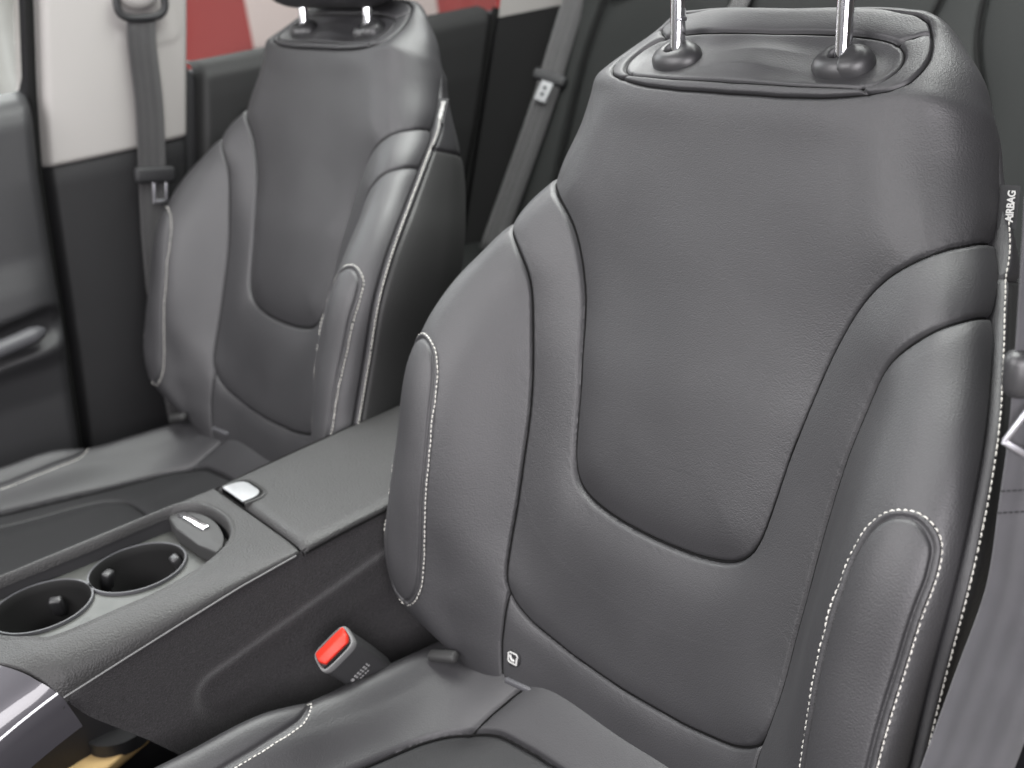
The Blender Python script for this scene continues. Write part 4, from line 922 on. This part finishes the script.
g = bmesh.new(); tube(g, [Vector(np.array((-1.150, pil_front(z) - .0045, z)) - FO) for z in np.linspace(.80, 1.3, 20)], .004, 8); from_bm('window_channel', g, 'soft_black', fd)
rd = empty('rear_door', (-1.14, .45, .1), 'far rear door with black trim panel seen between pillar and rear seat', 'car door')
def rbul(y, z):
    x = np.interp(z, [.08, .45, .62, .70, .755, .785, .800, .806], [-1.13, -1.13, -1.118, -1.118, -1.122, -1.126, -1.140, -1.165])
    d = math.hypot((y - .585) / 1.25, z - .552); x -= .012 / (1 + math.exp((d - .030) / .003)); x += .010 / (1 + math.exp((d - .018) / .003))
    a = abs(y - .24) ; b_ = (z - .735)
    d2 = max(.20 - y, 0) * 0 + max(abs(y - .36) - .10, 0) + max(abs(z - .60) - .11, 0); return x - .004 / (1 + math.exp((d2 - .01) / .002))
door_panel('trim_panel', lambda z: pil_rear(z) + .012, lambda z: np.interp(z, [.1, .40, .71, .80], [.48, .60, .715, .752]), .08, .806, rbul, 'rear_trim', rd, 110, 110)
RO = np.array(rd.location)
bm = bmesh.new(); rbox(bm, (.03, .94, .90), .01, Matrix.Translation(Vector((-1.205, .58, .34)) - Vector(RO))); from_bm('door_shell', bm, 'soft_black', rd)
V = [(-1.176 + dx, y, z) for dx in (0, .004) for y, z in [(.19, .795), (.785, .795), (.89, 1.30), (.31, 1.30)]]
mesh('window_pane', np.array(V) - RO, F, 'window_glass', rd, smooth=False)
g = bmesh.new(); tube(g, [Vector(np.array((-1.135, np.interp(z, [.1, .40, .71, .80], [.48, .60, .715, .752]) + .007, z)) - RO) for z in np.linspace(.1, .80, 20)], .006, 8); from_bm('door_seal', g, 'seam_gap', rd)
# rear quarter trim: dark below, cream pillar above
rq = empty('rear_pillar', (-1.14, .95, .1), 'cream rear pillar above dark trim at the far rear corner', 'pillar')
def quarter(z0, z1, m_, nm, inset):
    P = []
    for z in np.linspace(z0, z1, 20):
        for y in np.linspace(np.interp(z, [.1, .40, .71, .80, 1.3], [.50, .615, .730, .766, .87]), 1.5, 20): P.append((-1.128 - inset - .03 * max(0, (z - .75)) , y, z))
    return quads(nm, np.array(P) - np.array(rq.location), gridq(20, 20), m_, rq)
quarter(.1, .782, 'rear_trim', 'lower_trim', 0); quarter(.784, 1.3, 'pillar_light_trim', 'upper_trim', .002)

# ------------------------------------------------------------------ rear bench
rs = empty('rear_seat', (-.37, .72, .10), 'dark grey rear bench seat across the back of the cabin', 'rear seat')
RSO = np.array(rs.location)
def rsurf(x, z):
    y = .655 + .63 * (z - .45)
    u = x + .37; a = abs(u)
    y -= .045 * math.exp(-((a - .615) / .055) ** 2)          # outer bolster
    y += .05 * max(0, (a - .655) / .05) ** 2
    y -= .012 * math.exp(-((a - .27) / .06) ** 2)
    return y
xs = np.linspace(-1.085, .345, 420); zs = np.linspace(.36, 1.02, 200); P = np.array([[(x, rsurf(x, z) + .25 * max(0, (z - .96) / .06) ** 2, z) for x in xs] for z in zs])
seams = []
def rseam(pts): seams.append(np.array(pts, float))
# seams of the middle place as seen from the front
rseam([(-.335, 1.0), (-.346, .80), (-.370, .730), (-.40, .64), (-.42, .52)]); rseam([(-.290, 1.0), (-.283, .775), (-.232, .67), (-.222, .60), (-.23, .36)])
for s in (1, -1):
    c = -.37
    rseam([(c + s * .555, 1.02), (c + s * .585, .78), (c + s * .575, .60), (c + s * .545, .36)])
    rseam([(c + s * .30, 1.0), (c + s * .33, .80), (c + s * .33, .60), (c + s * .30, .36)]); rseam([(c + s * .33, .80), (c + s * .44, .83), (c + s * .575, .80)])
xz = P[..., [0, 2]].reshape(-1, 2); dd = np.zeros(len(xz))
for q in seams: dd += groove(pdist(xz, catm(q, 8)), .007, .0035, .007, .020)
PN = normals(P); P = P + PN * dd.reshape(200, 420)[..., None]
sb_ = quads('seat_back', P.reshape(-1, 3) - RSO, gridq(200, 420), 'rear_vinyl', rs)
for q in seams:
    q = catm(q, 8); g = bmesh.new(); tube(g, [Vector(np.array((x, rsurf(x, z) + .0045 + .25 * max(0, (z - .96) / .06) ** 2, z)) - RSO) for x, z in q], .0026, 6); from_bm('seam', g, 'seam_gap', sb_)  # dark cords blacken the seam grooves, which shade alone leaves faint
xs = np.linspace(-1.085, .345, 200); P = np.array([[(x, y, .425 - .5 * max(0, (.30 - y)) ** 1.5 - .02 * math.exp(-((abs(x + .37) - .33) / .16) ** 2) + .012 * math.sin(max(0, min(1, (y - .25) / .45)) * 3.14)) for x in xs] for y in np.linspace(.18, .70, 60)])
quads('seat_cushion', P.reshape(-1, 3) - RSO, gridq(60, 200), 'rear_vinyl', rs)
V = [(x, y, z) for x in (-1.085, .345) for y, z in ((.19, .40), (.70, .40), (.70, .06), (.24, .06))]; F8 = [(0, 1, 2, 3), (7, 6, 5, 4), (0, 4, 5, 1), (1, 5, 6, 2), (2, 6, 7, 3), (3, 7, 4, 0)]
mesh('seat_base', np.array(V) - RSO, F8, 'soft_black', rs, smooth=False)
# rear belts
rbelt = empty('seat_belt', (-1.02, .80, .69), 'dark seat belt with a pale metal tongue at the far end of the rear seat', 'seat belt', 'seat belts')
RBO = np.array(rbelt.location)
ribbon('webbing', [np.array(p) - RBO for p in [(-1.05, .97, .98), (-1.01, .832, .808), (-.995, .760, .707), (-.990, .735, .67), (-.99, .670, .57), (-.99, .582, .44)]], [(.9, .45, -.1)] * 6, .042, .0016, 'webbing', rbelt)
f = frame(np.array([-.994, .748, .690]) - RBO, (.9, .45, -.1), (.05, .6, .8))
g = bmesh.new(); rbox(g, (.062, .014, .020), .006, f); from_bm('tongue_head', g, 'soft_black', rbelt)
g = bmesh.new(); rbox(g, (.022, .003, .034), .0012, f @ Matrix.Translation((.004, .004, -.026))); rbox(g, (.022, .003, .034), .0012, f @ Matrix.Translation((.004, -.008, -.026))); bl = from_bm('tongue_blade', g, 'silver_paint', rbelt)
g = bmesh.new()
for dz in (-.020, -.031):
    for dy in (.0058, -.0098): rbox(g, (.0055, .0012, .0055), .0003, f @ Matrix.Translation((.004, dy, dz)), 1)
from_bm('tongue_slot', g, 'seam_gap', bl)
mb = empty('seat_belt', (-.66, .86, .80), 'pale grey seat belt strap over the middle of the rear seat back', 'seat belt', 'seat belts')
MBO = np.array(mb.location)
ribbon('webbing', [np.array(p) - MBO for p in [(-.70, 1.02, .97), (-.665, .868, .812), (-.672, .832, .765), (-.70, .78, .68)]], [(1, 0, 0)] * 4, .036, .0016, 'webbing', mb)

# ------------------------------------------------------------------ near belt at the right of the picture
nb = empty('seat_belt', (.32, .02, .60), 'grey seat belt beside the outer edge of the near front seat', 'seat belt', 'seat belts')
NBO = np.array(nb.location)
wdir = np.array([.62, .78, -.05])
cl = [(.300, .018, .82), (.300, .014, .74), (.300, .010, .693), (.300, .004, .659), (.300, -.008, .603), (.300, -.038, .555), (.300, -.060, .522), (.298, -.105, .45), (.292, -.16, .36)]
ribbon('webbing', [np.array(p) + wdir * .0235 - NBO for p in cl], [tuple(wdir)] * 9, .047, .0018, 'blue_webbing', nb)
f = frame(np.array([.299, .012, .728]) + wdir * .0215 - NBO, wdir, (.0, .1, 1)); g = bmesh.new(); rbox(g, (.050, .016, .026), .007, f); from_bm('tongue_head', g, 'black_plastic', nb)
g = bmesh.new(); lo = f @ Matrix.Translation((-.012, -.008, -.028))
lo = lo @ Matrix.Rotation(math.radians(32), 4, 'Y')
for sx in (-1, 1): rbox(g, (.0030, .0026, .024), .0008, lo @ Matrix.Translation((sx * .0075, 0, 0)))
rbox(g, (.0170, .0026, .0038), .0008, lo @ Matrix.Translation((0, 0, -.0115))); from_bm('tongue_blade', g, 'satin_silver', nb)
g = bmesh.new()
for dz in (-.070, -.082):
    for k in range(15):
        c_ = np.interp(.735 + dz, [.603, .66, .69], [-.008, .004, .010]); pt = np.array([.2995, c_, .735 + dz]) + wdir * (.001 + .003 * k) - NBO
        rbox(g, (.0021, .0012, .0009), .0002, frame(pt + np.cross(wdir, (0, 0, 1)) * .0011, wdir, (0, 0, 1)), 1)
from_bm('stitching', g, 'soft_black', nb)

# ------------------------------------------------------------------ outside: parked car and wall
pc = empty('parked_car', (-5.9, 3.5, -.25), 'red parked car with pale doors seen through the far windows', 'car')
PCO = np.array(pc.location)
prof = [(.30, .25), (.22, .55), (.30, .95), (.55, 1.08), (1.35, 1.16), (1.95, 1.60), (2.5, 1.68), (3.9, 1.66), (4.55, 1.15), (4.85, 1.05), (4.92, .60), (4.86, .25)]
prof = catm(prof, 6)
P = []
for w_, k in ((-.86, .86), (-.80, 1), (0, 1.0), (.80, 1), (.86, .86)): P.append([(w_ * (1 - .14 * max(0, z - .9)), (y - 2.6) * (.985 if k < 1 else 1), z * (1 if k == 1 else .97)) for y, z in prof])
P = np.array(P); body = quads('body', P.reshape(-1, 3), gridq(5, len(prof))[:, ::-1], 'car_red', pc)
for s in (1, -1):
    g = bmesh.new(); pl = [(y - 2.6, z) for y, z in prof] ; vs = [g.verts.new((s * .852 * (1 - .14 * max(0, z - .9)), y, z)) for y, z in pl]; g.faces.new(vs if s > 0 else vs[::-1]); from_bm('body_side', g, 'car_red', pc, smooth=False)
    for y0, y1 in ((-1.36, -.28), (-.22, .70)):
        g = bmesh.new(); rbox(g, (.02, y1 - y0, .80), .008, Matrix.Translation((s * .850, (y0 + y1) / 2, .72))); dd_ = from_bm('door', g, 'car_white' if y0 < -1 else 'car_red', pc)
        g = bmesh.new(); rbox(g, (.02, .14, .025), .008, Matrix.Translation((s * .868, y1 - .14, .98))); from_bm('handle', g, 'car_red', dd_)
        g = bmesh.new(); rbox(g, (.015, y1 - y0 - .08, .34), .006, Matrix.Translation((s * .80, (y0 + y1) / 2 + (.22 if y0 < -.5 else -.06), 1.36)) @ Matrix.Rotation(-s * .14, 4, 'Y')); from_bm('window', g, 'dark_glass', pc)
    for yy in (-1.35, 1.35):
        g = bmesh.new(); tube(g, [(s * .70, yy, .33), (s * .72, yy, .33), (s * .88, yy, .33), (s * .90, yy, .33)], [.29, .33, .33, .29], 32); wh = from_bm('wheel', g, 'tyre', pc)
        g = bmesh.new(); tube(g, [(s * .89, yy, .33), (s * .905, yy, .33)], [.22, .20], 28); from_bm('rim', g, 'satin_silver', wh)
V = [(-4.3, -12, -.25), (-4.0, -12, -.25), (-4.0, .855, -.25), (-4.3, .855, -.25)]; V += [(x, y, 1.7) for x, y, z in V]
w_ = mesh('garden_wall', V, F8[:0] + [(3, 2, 1, 0), (4, 5, 6, 7), (0, 1, 5, 4), (1, 2, 6, 5), (2, 3, 7, 6), (3, 0, 4, 7)], 'pale_wall', smooth=False)
tag(w_, 'pale weathered wall outside behind the far front window', 'wall')
